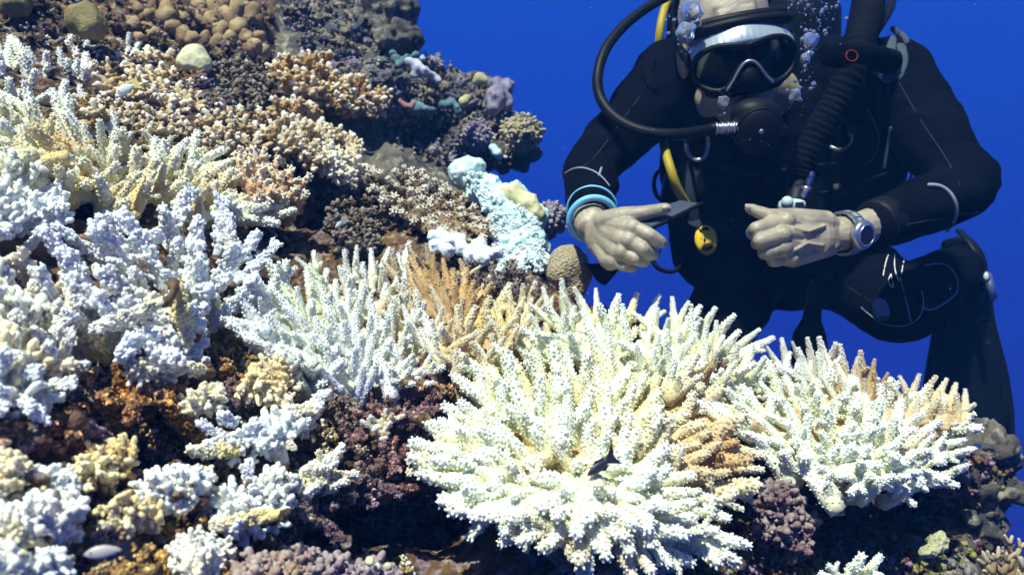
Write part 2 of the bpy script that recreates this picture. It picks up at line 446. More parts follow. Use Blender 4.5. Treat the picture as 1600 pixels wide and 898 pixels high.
# ------------------------------------------------------------------ coral branches
def nubs(mb, pts, rad, rng, count, size, lift=.7):
    k = len(pts) - 1
    for i in range(count):
        t = (i + rng.random()) / count; t = .08 + .9 * t; f = t * k; j = min(int(f), k - 1); q = f - j
        c = pts[j].lerp(pts[j + 1], q); r = rad[j] * (1 - q) + rad[j + 1] * q
        ax = (pts[j + 1] - pts[j]).normalized(); a = i * 2.39996 + rng.uniform(-.4, .4)
        u = ax.orthogonal().normalized(); w = ax.cross(u); n = u * math.cos(a) + w * math.sin(a)
        s = size * rng.uniform(.7, 1.25); d = (n + ax * lift).normalized()
        mb.tube([c + n * r * .6, c + n * r * .88 + d * s * .5, c + n * r * .88 + d * s * .95], [s * 1.0, s * .85, s * .55], 5, c0=False)
def finger_mesh(seed, r=.15, nn=80, ns=.026, side=0, tip=.55, bend=.12, m=M_BLEACH, lift=1.05):
    rng = random.Random(seed); mb = MB()
    def limb(base, d, L, r, nn, ns):
        b = Vector((rng.uniform(-1, 1), rng.uniform(-1, 1), 0)) * bend * L
        pts = []; rad = []; k = 6
        for i in range(k + 1):
            t = i / k
            pts.append(base + d * (L * t) + b * t * t)
            rad.append(r * (1 - (1 - tip) * t ** 1.3) * rng.uniform(.93, 1.07))
        mb.tube(pts, rad, 8, c0=False)
        nubs(mb, pts, rad, rng, nn, ns, lift)
        e = pts[-1]; ax = (pts[-1] - pts[-2]).normalized(); u = ax.orthogonal(); w = ax.cross(u); rt = rad[-1]
        for i in range(5):
            a = i * 1.2566; c = e + (u * math.cos(a) + w * math.sin(a)) * rt * .6 + ax * rt * .45
            mb.tube([c, c + ax * ns * .8 + (u * math.cos(a) + w * math.sin(a)) * ns * .3], [ns * .8, ns * .55], 5, c0=False)
        mb.tube([e, e + ax * (rt * .9 + ns * .6)], [rt * .6, ns * .6], 6, c0=False)
        return pts, rad
    pts, rad = limb(Vector((0, 0, 0)), Vector((0, 0, 1)), 1 - r * tip, r, nn, ns)
    a0 = rng.uniform(0, 6.28)
    for s in range(side):
        a = a0 + s * 2.4 + rng.uniform(-.3, .3); i = rng.choice([1, 2, 3, 4]) if side > 1 else 2
        d = Vector((math.cos(a), math.sin(a), rng.uniform(.7, 1.3))).normalized()
        L = rng.uniform(.3, .55) * (1.1 - i * .12)
        limb(pts[i], d, L, rad[i] * .82, int(nn * L * .75), ns * .95)
    return mb.mesh('branch', m)
def bush_mesh(seed, m, knobs=9, r=.16, ns=.07, smooth=False):
    """a short stalk splitting into blunt knobs"""
    rng = random.Random(seed); mb = MB()
    mb.tube([(0, 0, 0), (0, 0, .35)], [r * .9, r], 7, c0=False)
    for i in range(knobs):
        a = i * 2.4 + rng.uniform(-.4, .4); t = math.sqrt((i + .5) / knobs)
        d = Vector((math.cos(a) * t * 1.0, math.sin(a) * t * 1.0, 1.05 - .55 * t)).normalized()
        b = Vector((0, 0, .25 + .1 * (1 - t))); L = rng.uniform(.42, .62)
        p = [b, b + d * L * .5, b + d * L]; rr = [r * .75, r * .72, r * .62]
        mb.tube(p, rr, 7, c0=False)
        if not smooth: nubs(mb, p, rr, rng, 8, ns, .4)
    return mb.mesh('branch', m)
def stag_mesh(seed, m, r=.085):
    """a long branch with many short side knobs, like a bottlebrush"""
    rng = random.Random(seed); mb = MB(); pts = []; rad = []
    b = Vector((rng.uniform(-1, 1), rng.uniform(-1, 1), 0)) * .12
    for i in range(9):
        t = i / 8; pts.append(Vector((0, 0, t * .94)) + b * math.sin(t * 2.2) + Vector((rng.uniform(-.015, .015), rng.uniform(-.015, .015), 0))); rad.append(r * (1 - .35 * t))
    mb.tube(pts, rad, 8, c0=False)
    for i in range(40):
        t = .1 + .88 * i / 40; f = t * 8; j = min(int(f), 7); c = pts[j].lerp(pts[j + 1], f - j); a = i * 2.4 + rng.uniform(-.5, .5)
        d = Vector((math.cos(a), math.sin(a), rng.uniform(.5, 1.1))).normalized(); L = rng.uniform(.07, .19) * (1.15 - .35 * t)
        q = [c, c + d * L * .55, c + d * L]; rr = [r * .55, r * .5, r * .40]
        mb.tube(q, rr, 7, c0=False)
        nubs(mb, q, rr, rng, 9, r * .27, .5)
    return mb.mesh('branch', m)
def antler_mesh(seed, m):
    rng = random.Random(seed); mb = MB()
    def limb(b, d, L, r, lev):
        e = b + d * L; mid = b.lerp(e, .5) + Vector((rng.uniform(-.04, .04), rng.uniform(-.04, .04), 0))
        mb.tube([b, mid, e], [r, r * .9, r * .72], 7, c0=False)
        if lev:
            for s in (-1, 1):
                a = rng.uniform(-.3, .3)
                limb(e, (d + Vector((s * rng.uniform(.4, .75), a, .25))).normalized(), L * rng.uniform(.6, .85), r * .75, lev - 1)
    limb(Vector((0, 0, 0)), Vector((0, 0, 1)), .34, .07, 2)
    return mb.mesh('branch', m)
V_FING = [finger_mesh(100 + i, r=.125 + .014 * (i % 3), side=(0, 0, 1, 0, 1, 1, 0, 2)[i], tip=.45, bend=.16) for i in range(8)]
V_SPIKE = [finger_mesh(140 + i, r=.165, nn=80, ns=.027, side=(0, 1, 0, 2, 1, 1)[i], tip=.3) for i in range(6)]
V_FORK = [finger_mesh(180 + i, r=.12, nn=85, side=(3, 2, 4, 3, 3, 4)[i], tip=.6) for i in range(6)]
V_STAG = [stag_mesh(200 + i, M_BLEACHB, .085 + .01 * (i % 3)) for i in range(8)]
V_CLUMP = [bush_mesh(240 + i, M_BLEACH, 12 + i % 4, .11, .06) for i in range(6)]
V_BUSH = [bush_mesh(260 + i, M_BROWN, 7 + i % 4, .15, .06) for i in range(7)]
V_FINE = [finger_mesh(300 + i, r=.15, nn=16, ns=.06, side=(1, 2, 3, 2, 1, 2)[i], tip=.7, m=M_BROWN, lift=.6) for i in range(6)]
V_DULL = [bush_mesh(330 + i, M_DULL, 7 + i % 4, .16, .07) for i in range(6)]
V_DFING = [finger_mesh(350 + i, r=.17, nn=30, ns=.055, side=i % 3, tip=.6, m=M_DULL) for i in range(4)]
V_DSTAG = [stag_mesh(400 + i, M_TURF, .1) for i in range(6)]
V_ANT = [antler_mesh(370 + i, M_DULL) for i in range(5)]

def base_material(name, c1, c2):
    return growth_mat(name, c1, c2)
M_BASE_W = growth_mat('coral_base_pale', (.50, .50, .38), (.68, .70, .58))
M_BASE_T = growth_mat('coral_base_tan', (.34, .22, .10), (.55, .40, .22))
M_BASE_B = growth_mat('coral_base_brown', (.08, .05, .03), (.2, .13, .07))
M_BASE_M = growth_mat('coral_base_mauve', (.10, .06, .07), (.22, .15, .17))

def lerpc(a, b, t): return tuple(x + (y - x) * t for x, y in zip(a, b))
N_BR = 0; LS = 1.12
def colony(name, label, cat, poly, sp, L, variants, col, patches=(), up=(0, -.25, 1), out=1.2, center=None, seed=1, group=None,
           doff=0.0, dfun=None, basemat=None, jit=.22, fat=1.0, lvar=.25, bulge=0.0, edge=1.0, ydamp=.35):
    """a coral colony: tips spread over the patch, branches fanning out from its middle, all rooted in one base"""
    global N_BR
    rng = np.random.default_rng(seed); rnd = random.Random(seed)
    pts = darts(poly, sp, rng)
    ed = edgedist(pts, poly); emax = max(ed.max(), 1)
    cx, cy = center if center else pts.mean(0)
    dd = dfun or D
    cd = dd(cx, cy) + doff
    cw = P(cx, cy, cd)
    wp = []
    for (x, y), e in zip(pts, ed):
        d = dd(x, y) + doff - bulge * min(e / emax, 1) ** .6
        wp.append(P(x, y, d))
    Rm = max((p - cw).length for p in wp)
    root = empty(name, cw, label, cat, group)
    up = Vector(up).normalized(); bb = MB(); order = sorted(range(len(wp)), key=lambda i: wp[i].length)
    extra = []
    for c, i in enumerate(order):
        p = wp[i]; v = p - cw; t = min(v.length / Rm, 1); o = Vector((v.x, v.y * ydamp, v.z)); o = o.normalized() if o.length > 1e-6 else up
        d = up * (1 - .45 * t) + o * (out * t ** 1.15) + Vector(rng.normal(0, jit, 3))
        d.normalize()
        ln = L * LS * (1 + rng.uniform(-lvar, lvar)) * (edge + (1 - edge) * (1 - t)); q = p - d * ln * .8
        spm = sp / F * p.y
        spm = min(spm, .02); bb.ball(q - d * ln * .02, min(spm * .72, .0115) * (1 - .12 * t), 8, 6); bb.cap(q, .0042, q.lerp(cw - up * L * .9, .45), .0075, 6)
        if c % 2: bb.ball((q + cw - up * L * 1.4) * .5 + Vector((0, .03, 0)), spm * .95, 8, 6)
        x, y = pts[i]
        nz = noise.noise(p * 16 + Vector((seed, 0, 0)))
        cc = col
        for qx, qy, qr, qc in patches:
            w = math.exp(-((x - qx) ** 2 + (y - qy) ** 2) / (qr * qr)) * 1.25 + nz * .35
            cc = lerpc(cc, qc, min(max(w, 0), 1))
        br = rng.uniform(.9, 1.06); cc = tuple(min(k * br, .92) for k in cc)
        z = d; ax = z.orthogonal().normalized(); ax = Quaternion(z, rng.uniform(0, 6.28)) @ ax; ay = z.cross(ax)
        s = ln * fat * rng.uniform(.88, 1.15)
        M = Matrix.Identity(4)
        for k in range(3): M[k][0] = ax[k] * s; M[k][1] = ay[k] * s; M[k][2] = z[k] * ln; M[k][3] = (q - cw)[k]
        me = rnd.choice(variants)
        if c < 300:
            b = bpy.data.objects.new('branch', me); COL.objects.link(b); b.parent = root; b.matrix_basis = M; b.color = (*cc, min(max(.95 - 2.3 * max(0, (cc[0] - cc[1]) / cc[0]), .1), .95)); N_BR += 1
        else: extra.append((me, M, cc))
    if extra:
        bm = bmesh.new()
        for me, M, cc in extra:
            n0 = len(bm.verts); bm.from_mesh(me); bm.verts.ensure_lookup_table()
            for v in bm.verts[n0:]: v.co = M @ v.co
        me = bpy.data.meshes.new('branches'); bm.to_mesh(me); bm.free(); me.materials.append(extra[0][0].materials[0])
        me.polygons.foreach_set('use_smooth', [True] * len(me.polygons))
        b = bpy.data.objects.new('branches', me); COL.objects.link(b); b.parent = root; b['kind'] = 'stuff'; b.color = (*col, 1)
    vox = max(.005, sp / F * cd * .42)
    me = remesh(bb, vox, 3, [basemat or M_BASE_W], disp=lambda c: noise.fractal(c * 90, 1, 2, 3) * .0035)
    link('base', me, root)
    return root

WHITE = (.84, .88, .55); BLUEW = (.78, .82, .87); CREAM = (.82, .80, .62); TAN = (.47, .28, .10); YEL = (.80, .66, .26); BROWN = (.24, .14, .07)
LTAN = (.68, .52, .27); PINKW = (.82, .76, .70)
G_T = 'bleached table corals on the reef slope'
colony('table_coral', 'large bleached white table coral with splayed fingers, nearest the middle foreground', 'coral',
       [(632, 708), (690, 655), (705, 575), (760, 540), (880, 515), (1000, 520), (1070, 560), (1120, 610), (1185, 700), (1180, 745), (1130, 790), (1168, 855), (1080, 875), (910, 880), (850, 862), (770, 835), (705, 790)],
       22, .06, V_FING + V_FING + V_FORK[:2], WHITE, [(1090, 640, 70, LTAN), (1130, 710, 60, TAN), (1040, 620, 50, YEL), (880, 870, 35, LTAN), (1000, 880, 35, LTAN)], up=(0, -.22, 1), out=1.5, center=(900, 650), seed=21, group=G_T, bulge=.03, fat=1.22, basemat=M_BASE_T)
colony('table_coral', 'low white coral ridge with a spiky crest below the diver\'s slate hand', 'coral',
       [(845, 452), (870, 440), (900, 452), (960, 462), (1000, 460), (1060, 474), (1130, 494), (1200, 530), (1195, 570), (1130, 575), (1070, 600), (1000, 550), (880, 530), (820, 520)],
       19, .052, V_SPIKE, WHITE, [(1000, 465, 22, YEL), (1110, 580, 30, TAN), (960, 450, 20, CREAM)], up=(0, -.1, 1), out=.5, seed=22, group=G_T, bulge=.0, fat=.95, doff=-.055)
colony('table_coral', 'bleached white table coral overhanging the dark rock at the right', 'coral',
       [(1075, 620), (1130, 578), (1250, 572), (1380, 595), (1470, 625), (1520, 665), (1528, 705), (1500, 745), (1430, 770), (1320, 755), (1240, 740), (1190, 700), (1120, 660)],
       19, .052, V_FING + V_FORK[:2], WHITE, [(1480, 650, 35, LTAN), (1430, 640, 30, CREAM)], up=(0, -.25, 1), out=1.4, center=(1300, 640), seed=23, group=G_T, bulge=.025, fat=1.12, basemat=M_BASE_T)
colony('table_coral', 'tan cream coral with blunt spikes along the top edge at the right', 'coral',
       [(1192, 540), (1240, 530), (1290, 538), (1350, 558), (1390, 592), (1470, 598), (1518, 622), (1524, 650), (1440, 632), (1330, 602), (1190, 580)],
       15.5, .05, V_SPIKE, LTAN, [(1250, 560, 60, CREAM), (1370, 590, 30, TAN), (1450, 620, 40, LTAN)], up=(.05, 0, 1), out=.5, seed=24, group=G_T, doff=-.015, basemat=M_BASE_T, fat=.85)
colony('table_coral', 'white ridge coral with tall serrated spikes beside the dark hollow', 'coral',
       [(365, 455), (430, 415), (500, 400), (560, 388), (610, 378), (645, 390), (640, 440), (655, 505), (690, 565), (670, 605), (590, 600), (500, 580), (420, 560), (345, 510)],
       19.5, .054, V_SPIKE + V_FORK[:2], WHITE, [(560, 560, 90, BLUEW), (400, 490, 60, BLUEW), (640, 500, 40, CREAM), (560, 400, 40, CREAM)], up=(-.05, -.15, 1), out=.9, center=(540, 480), seed=25, group=G_T, bulge=.02, fat=.9)
colony('finger_coral', 'tan orange finger coral behind the white table coral', 'coral',
       [(600, 405), (660, 388), (720, 414), (800, 446), (850, 452), (860, 500), (800, 540), (740, 560), (690, 575), (650, 530), (605, 475)],
       16.5, .05, V_SPIKE, LTAN, [(680, 430, 60, TAN), (770, 470, 35, YEL), (650, 500, 40, CREAM), (740, 455, 30, TAN)], up=(0, -.15, 1), out=.6, seed=26, group='finger corals on the reef slope', basemat=M_BASE_T, fat=.9, doff=-.025)
colony('finger_coral', 'brown tan fringe coral hanging under the large white table', 'coral',
       [(840, 850), (960, 840), (1060, 865), (1060, 895), (930, 900), (870, 885)], 24, .045, V_FORK, (.45, .28, .15), [(900, 870, 30, (.36, .2, .1)), (1040, 870, 30, LTAN)],
       up=(0, -.6, .2), out=1.0, seed=27, basemat=M_BASE_B, doff=.05, group='finger corals on the reef slope')
colony('staghorn_coral', 'blue white staghorn coral with bottlebrush branches beside the dark hollow', 'coral',
       [(45, 385), (120, 345), (200, 352), (270, 325), (310, 305), (375, 330), (425, 395), (420, 440), (340, 505), (300, 560), (190, 570), (120, 500), (60, 440)],
       33, .084, V_STAG, BLUEW, [(250, 420, 60, WHITE), (130, 500, 35, YEL), (300, 545, 35, YEL), (60, 420, 25, LTAN)], up=(0, -.5, .36), out=2.1, center=(225, 480), seed=31, bulge=.02, jit=.42, fat=.78, group='staghorn corals on the left', basemat=M_BASE_B)
colony('staghorn_coral', 'pale yellow staghorn coral at the left edge under blue branches', 'coral',
       [(-70, 390), (20, 405), (70, 435), (130, 490), (140, 560), (90, 650), (-70, 650)], 28, .062, V_STAG + V_STAG + V_CLUMP, (.82, .80, .62), [(40, 600, 50, BLUEW), (70, 460, 55, YEL), (15, 530, 40, YEL), (100, 570, 30, LTAN)],
       up=(.1, -.3, .8), out=1.3, seed=32, bulge=.02, fat=.75, group='staghorn corals on the left', basemat=M_BASE_T)
colony('staghorn_coral', 'blue white knobbly coral at the left edge above the dark gap', 'coral',
       [(-70, 245), (60, 240), (112, 285), (100, 335), (40, 370), (-70, 380)], 30, .06, V_STAG + V_CLUMP[:3], BLUEW, [(20, 250, 40, CREAM)], up=(.1, -.3, .8), out=1.2, seed=33, fat=.75, group='staghorn corals on the left', basemat=M_BASE_B)
colony('table_coral', 'bleached white table coral with cream undersides in the upper left', 'coral',
       [(-70, 140), (60, 150), (140, 165), (200, 200), (290, 205), (330, 225), (395, 262), (465, 325), (462, 352), (385, 348), (300, 300), (200, 310), (100, 285), (30, 262), (-70, 260)],
       20, .06, V_FING + V_FING + V_FORK, WHITE, [(215, 285, 55, LTAN), (60, 235, 45, YEL), (130, 275, 55, YEL), (85, 215, 35, TAN), (330, 300, 40, LTAN), (270, 300, 40, YEL)], up=(.05, -.2, 1), out=1.1, center=(200, 230), seed=34, group=G_T, bulge=.02, fat=1.05)
colony('table_coral', 'cream coral with soft blunt spikes in the top left corner', 'coral',
       [(-70, 62), (0, 58), (60, 65), (130, 62), (195, 55), (232, 75), (160, 115), (110, 155), (0, 145), (-70, 140)], 19, .06, V_FING, (.80, .76, .62), [(40, 100, 60, CREAM), (10, 60, 40, WHITE)],
       up=(-.1, -.1, 1), out=.6, seed=35, group=G_T, fat=1.0, basemat=M_BASE_T)
G_B = 'brown bushy corals with white tips'
colony('bush_coral', 'brown bushy coral with white tips beside the cream corner coral', 'coral', [(140, 95), (220, 72), (290, 88), (320, 135), (310, 168), (200, 160), (150, 145)], 17, .042, V_BUSH, (.40, .26, .09), [(220, 90, 40, LTAN)], up=(0, -.5, 1), out=.9, seed=41, group=G_B, basemat=M_BASE_B, bulge=.03)
colony('bush_coral', 'brown white tipped shelf coral jutting from the upper reef', 'coral', [(412, 90), (500, 78), (560, 115), (608, 142), (603, 170), (540, 165), (470, 150), (420, 122)], 17, .048, V_BUSH, (.46, .29, .10), [], up=(.15, -.35, 1), out=1.2, seed=42, group=G_B, basemat=M_BASE_B, bulge=.03, doff=-.04)
colony('bush_coral', 'cream tipped bushy coral just below the jutting shelf coral', 'coral', [(402, 165), (450, 145), (500, 175), (560, 215), (580, 245), (560, 275), (500, 260), (440, 232), (402, 205)], 17, .048, V_BUSH, (.44, .30, .13), [(540, 250, 30, CREAM)], up=(.1, -.4, 1), out=1.0, seed=43, group=G_B, basemat=M_BASE_B, bulge=.03, doff=-.03)
colony('bush_coral', 'small brown bushy coral behind the upper left white table', 'coral', [(300, 170), (365, 165), (400, 200), (392, 240), (340, 222)], 16, .042, V_BUSH, (.40, .28, .13), [], up=(0, -.4, 1), out=.8, seed=44, group=G_B, basemat=M_BASE_B, bulge=.02, doff=-.02)
colony('bush_coral', 'soft orange tan bushy coral at the right end of the upper white table', 'coral', [(372, 245), (430, 240), (485, 285), (472, 312), (400, 312), (375, 285)], 16, .045, V_FINE, (.64, .42, .22), [], up=(.2, -.3, 1), out=.9, seed=45, group=G_B, basemat=M_BASE_T, doff=-.04)
colony('table_coral', 'grey brown fine branched table coral shading the middle reef', 'coral', [(580, 268), (640, 262), (700, 295), (758, 335), (770, 362), (740, 380), (680, 362), (620, 332), (588, 302)], 12.5, .042, V_FINE, (.25, .18, .105), [], up=(.1, -.5, .9), out=1.3, center=(650, 285), seed=46, basemat=M_BASE_B, doff=-.06, group=G_B, lvar=.15)
def disc(cx, cy, r, k=14, ry=None): return [(cx + r * math.cos(2 * math.pi * i / k), cy + (ry or r) * math.sin(2 * math.pi * i / k)) for i in range(k)]
colony('bush_coral', 'dark brown fuzzy coral patch between the pale dome and the shelf coral', 'coral', [(325, 85), (400, 95), (425, 125), (400, 165), (340, 165), (318, 130)], 14, .03, V_DULL, (.13, .10, .055), [], up=(0, -.5, .9), out=.8, seed=47, basemat=M_BASE_B, doff=-.02)
colony('bush_coral', 'tan brown bushy coral between the cream corner coral and the upper white table', 'coral', [(100, 150), (200, 158), (300, 178), (295, 205), (200, 198), (130, 170)], 15, .036, V_BUSH, (.34, .22, .09), [], up=(0, -.4, 1), out=.8, seed=48, group=G_B, basemat=M_BASE_B, doff=-.03)
colony('bush_coral', 'dim brown knobbly coral under the grey brown table coral', 'coral', [(520, 285), (575, 290), (600, 340), (590, 385), (540, 390), (505, 340)], 16, .032, V_DULL, (.085, .055, .035), [], up=(0, -.5, .9), out=.7, seed=49, basemat=M_BASE_B, doff=.05)
G_C = 'cauliflower corals on the outcrop'
colony('cauliflower_coral', 'olive tan cauliflower coral at the tip of the outcrop, against blue water', 'coral', disc(814, 207, 36, ry=32), 9.5, .034, V_DULL, (.42, .36, .20), [], up=(.2, -.7, .6), out=1.5, seed=51, dfun=lambda x, y: 1.92, bulge=.05, group=G_C, basemat=M_BASE_B, lvar=.1)
colony('cauliflower_coral', 'purple cauliflower coral in the shade left of the olive one', 'coral', disc(748, 212, 26), 9, .03, V_DULL, (.27, .22, .36), [], up=(0, -.7, .6), out=1.4, seed=52, dfun=lambda x, y: 1.90, bulge=.04, group=G_C, basemat=M_BASE_M)
colony('cauliflower_coral', 'dark purple bushy coral behind the diver\'s wristband', 'coral', disc(862, 342, 26, ry=30), 9, .03, V_DULL, (.20, .17, .26), [], up=(.2, -.5, .8), out=1.4, seed=53, dfun=lambda x, y: 1.50, bulge=.04, group=G_C, basemat=M_BASE_M)
colony('finger_sponge', 'dark brown knobbly fingers standing before the pale blue corals', 'coral', [(715, 415), (760, 412), (830, 418), (848, 445), (780, 455), (725, 440)], 17, .045, V_DFING, (.10, .065, .055), [], up=(0, -.1, 1), out=.3, seed=54, basemat=M_BASE_B, fat=.9, doff=-.01)
G_L = 'broken bleached branches low on the left'
low = [('lavender white branch tips below the blue white staghorn coral', [(230, 545), (300, 530), (330, 545), (310, 575), (240, 575)], BLUEW, V_STAG, 24, .045, 73),
       ('golden yellow branch cluster left of the bright rounded clump', [(120, 700), (180, 685), (210, 705), (190, 740), (130, 735)], (.66, .46, .16), V_CLUMP, 22, .036, 74),
       ('yellow tipped coral sprigs at the bottom edge left', [(150, 800), (215, 780), (250, 800), (210, 830), (155, 830)], (.74, .56, .24), V_STAG + V_CLUMP, 22, .036, 75),
       ('pinkish cream sprigs along the bottom edge beside the mauve knobs', [(270, 850), (330, 835), (375, 855), (350, 890), (280, 890)], PINKW, V_CLUMP, 21, .034, 76),
       ('lilac white sprigs above the pink lumpy branch', [(30, 740), (90, 725), (130, 745), (100, 775), (40, 775)], BLUEW, V_CLUMP, 24, .036, 77),
       ('small cream sprig amid the dark mauve rubble', [(560, 650), (600, 640), (625, 655), (600, 675), (565, 672)], (.78, .70, .56), V_FORK, 18, .03, 78),
       ('blue white branching coral spread across the lower left rubble', [(320, 660), (390, 645), (450, 640), (480, 655), (455, 700), (400, 705), (330, 722), (305, 695)], BLUEW, V_STAG + V_CLUMP, 27, .05, 61),
       ('cream ended branch reaching right from the blue white rubble coral', [(450, 630), (512, 608), (520, 632), (490, 660), (455, 660)], (.84, .82, .70), V_STAG, 24, .05, 62),
       ('bright white rounded coral clump beside the dark crevice', [(215, 752), (255, 735), (310, 728), (335, 745), (325, 775), (250, 785)], BLUEW, V_CLUMP, 21, .036, 63),
       ('white branching coral hanging over the lower dark hollow', [(345, 750), (400, 728), (440, 735), (455, 785), (415, 825), (355, 838), (340, 800)], BLUEW, V_STAG + V_CLUMP, 25, .046, 64),
       ('yellow white branched coral among brown rubble', [(435, 735), (490, 715), (530, 700), (556, 745), (520, 768), (440, 770)], (.84, .76, .45), V_STAG + V_FORK, 23, .045, 65),
       ('small cream yellow coral tuft above the blue white rubble coral', [(285, 605), (320, 590), (352, 598), (348, 640), (300, 650)], (.80, .68, .40), V_CLUMP, 20, .04, 66),
       ('pink white lumpy branch low at the left edge', [(-30, 800), (30, 780), (100, 775), (122, 800), (60, 835), (-30, 850)], PINKW, V_CLUMP, 27, .04, 67),
       ('cream yellow stump coral at the left edge', [(-30, 720), (20, 708), (46, 730), (40, 765), (-30, 775)], (.82, .66, .36), V_CLUMP, 24, .04, 68),
       ('white coral clump in the bottom left corner', [(-30, 868), (50, 862), (100, 868), (112, 905), (-30, 920)], BLUEW, V_CLUMP + V_FORK, 25, .042, 69),
       ('white forked coral hanging below the middle white ridge', [(585, 585), (640, 565), (680, 570), (672, 600), (610, 612)], BLUEW, V_FORK, 22, .045, 70),
       ('golden coral tuft below the white ridge', [(395, 570), (440, 560), (470, 585), (440, 640), (400, 630)], (.70, .52, .25), V_CLUMP, 21, .042, 71),
       ('yellow cream coral patch left of centre under the blue branches', [(190, 560), (280, 540), (300, 570), (240, 590), (190, 600)], (.80, .76, .55), V_CLUMP + V_STAG, 25, .045, 72)]
G_D = 'dead overgrown branching corals between the bleached ones'
dead = [('dead brown branching coral overgrown with turf below the blue white staghorn', [(215, 580), (300, 565), (390, 575), (380, 640), (280, 640), (220, 625)], (.50, .26, .08), 24, .05, 91),
        ('dark mauve dead coral rubble left of the large white table', [(520, 610), (600, 605), (690, 620), (700, 680), (640, 720), (560, 700), (520, 660)], (.28, .16, .15), 23, .048, 92),
        ('maroon brown dead coral rubble above the lower dark hollow', [(560, 700), (640, 690), (650, 760), (600, 785), (540, 770)], (.24, .10, .08), 23, .045, 93),
        ('orange brown dead coral left of centre at the edge of the rubble', [(90, 590), (200, 580), (230, 640), (160, 690), (60, 680)], (.52, .26, .08), 27, .05, 94),
        ('ochre dead coral branches along the bottom left', [(150, 840), (250, 800), (330, 830), (380, 870), (300, 920), (130, 920)], (.55, .34, .10), 25, .045, 95),
        ('brown dead coral stubs under the tan finger coral', [(620, 560), (690, 575), (700, 620), (640, 620)], (.34, .20, .09), 21, .045, 96),
        ('dusky brown dead coral below the left edge branches', [(-30, 640), (70, 650), (110, 700), (40, 712), (-30, 710)], (.36, .19, .07), 27, .045, 97),
        ('olive brown dead coral under the yellow white branch', [(430, 770), (520, 775), (560, 790), (500, 810), (440, 800)], (.19, .14, .06), 20, .04, 98)]
for lab, poly, c, sp, L, sd_ in dead:
    colony('dead_coral', lab, 'coral', poly, sp, L, V_DSTAG, c, [(poly[0][0], poly[0][1], 40, (.38, .30, .22)), (poly[3][0], poly[3][1], 40, (.26, .17, .20))], up=(.15, -.5, .75), out=1.2, seed=sd_, group=G_D, basemat=M_ROCK, doff=.02, jit=.5)
for lab, poly, c, vs, sp, L, sd_ in low:
    colony('branching_coral', lab, 'coral', poly, sp, L, vs, c, [(poly[-1][0], poly[-1][1] + 10, 26, YEL), (poly[len(poly) // 2][0], poly[len(poly) // 2][1] + 6, 18, LTAN)], up=(.15, -.5, .75), out=1.3, seed=sd_, group=G_L, fat=.88, jit=.35, basemat=M_ROCK, doff=.0)
colony('branching_coral', 'small bright white coral at the bottom edge right of centre', 'coral', [(1290, 880), (1330, 866), (1378, 876), (1400, 930), (1290, 930)], 22, .05, V_FORK, WHITE, [], up=(0, -.2, 1), out=1, seed=81, doff=-.02)
colony('fire_coral', 'golden brown antler coral in the bottom right corner', 'coral', [(1535, 850), (1580, 835), (1650, 830), (1660, 930), (1545, 930)], 26, .07, V_ANT, (.42, .30, .13), [], up=(0, -.2, 1), out=.8, seed=82, basemat=M_BASE_B, doff=-.02)
colony('knob_coral', 'mauve grey knobbly coral along the bottom edge left of centre', 'coral', [(385, 872), (440, 858), (520, 862), (570, 880), (640, 900), (640, 940), (360, 940)], 17, .03, V_DULL, (.30, .21, .24), [(430, 900, 40, (.34, .22, .14))], up=(0, -.4, 1), out=.5, seed=83, basemat=M_BASE_M, doff=-.01)
colony('knob_coral', 'dark mauve knobbly coral under the gap between the two tables', 'coral', [(1180, 760), (1225, 745), (1275, 800), (1270, 850), (1200, 830)], 18, .034, V_DULL, (.17, .095, .10), [], up=(.1, -.5, .8), out=.8, seed=84, basemat=M_BASE_B, doff=.02)
colony('knob_coral', 'brown rusty knobbly coral between the spiky white ridge and right table', 'coral', [(1050, 580), (1090, 568), (1150, 560), (1185, 568), (1120, 588), (1075, 598)], 14, .02, V_DULL, (.20, .12, .075), [], up=(0, -.4, 1), out=.5, seed=85, basemat=M_BASE_B, doff=-.01)

# ------------------------------------------------------------------ lobed and boulder corals
def lumpmat(name, c1, c2, sc=60, b=.5, cells=0):
    m, nt, bs = mat(name, rough=.65, spec=.25)
    r = ramp(nt, ntex(nt, sc * .35, 4), [(.35, c1), (.65, c2)]); nt.links.new(r.outputs[0], bs.inputs['Base Color'])
    if cells:
        v = vtex(nt, cells, feature='F1'); bump(nt, bs, v, -.8 if False else .8, .004)
        vr = ramp(nt, v, [(.0, (.55, .55, .55)), (.45, (1, 1, 1))])
        nt.links.new(mixc(nt, .7, r.outputs[0], vr.outputs[0], 'MULTIPLY'), bs.inputs['Base Color'])
    else: bump(nt, bs, ntex(nt, sc * 4, 4), b, .003)
    return m
M_CYAN = lumpmat('pale_cyan_coral', (.36, .60, .60), (.62, .78, .74))
M_PBLUE = lumpmat('pale_blue_coral', (.55, .70, .78), (.72, .80, .82))
M_TEAL = lumpmat('teal_coral', (.06, .12, .14), (.12, .21, .23))
M_OLIVE = lumpmat('olive_boulder', (.15, .13, .05), (.30, .25, .10), sc=45, b=1)
M_PALEB = lumpmat('spotted_boulder', (.42, .43, .25), (.60, .60, .40), cells=75)
M_HONEY = lumpmat('honeycomb_coral', (.30, .25, .15), (.40, .34, .22), cells=230)
M_PORIT = lumpmat('lobe_coral', (.20, .13, .06), (.45, .34, .17), sc=80, b=1)
M_LAV = lumpmat('lavender_coral', (.28, .30, .40), (.48, .50, .56))
M_ROSE = lumpmat('rose_sponge', (.22, .09, .11), (.32, .16, .17))
M_GREYP = lumpmat('grey_purple_coral', (.15, .14, .20), (.27, .25, .31))
M_KNOB = lumpmat('yellow_green_knob', (.30, .30, .14), (.46, .44, .24))

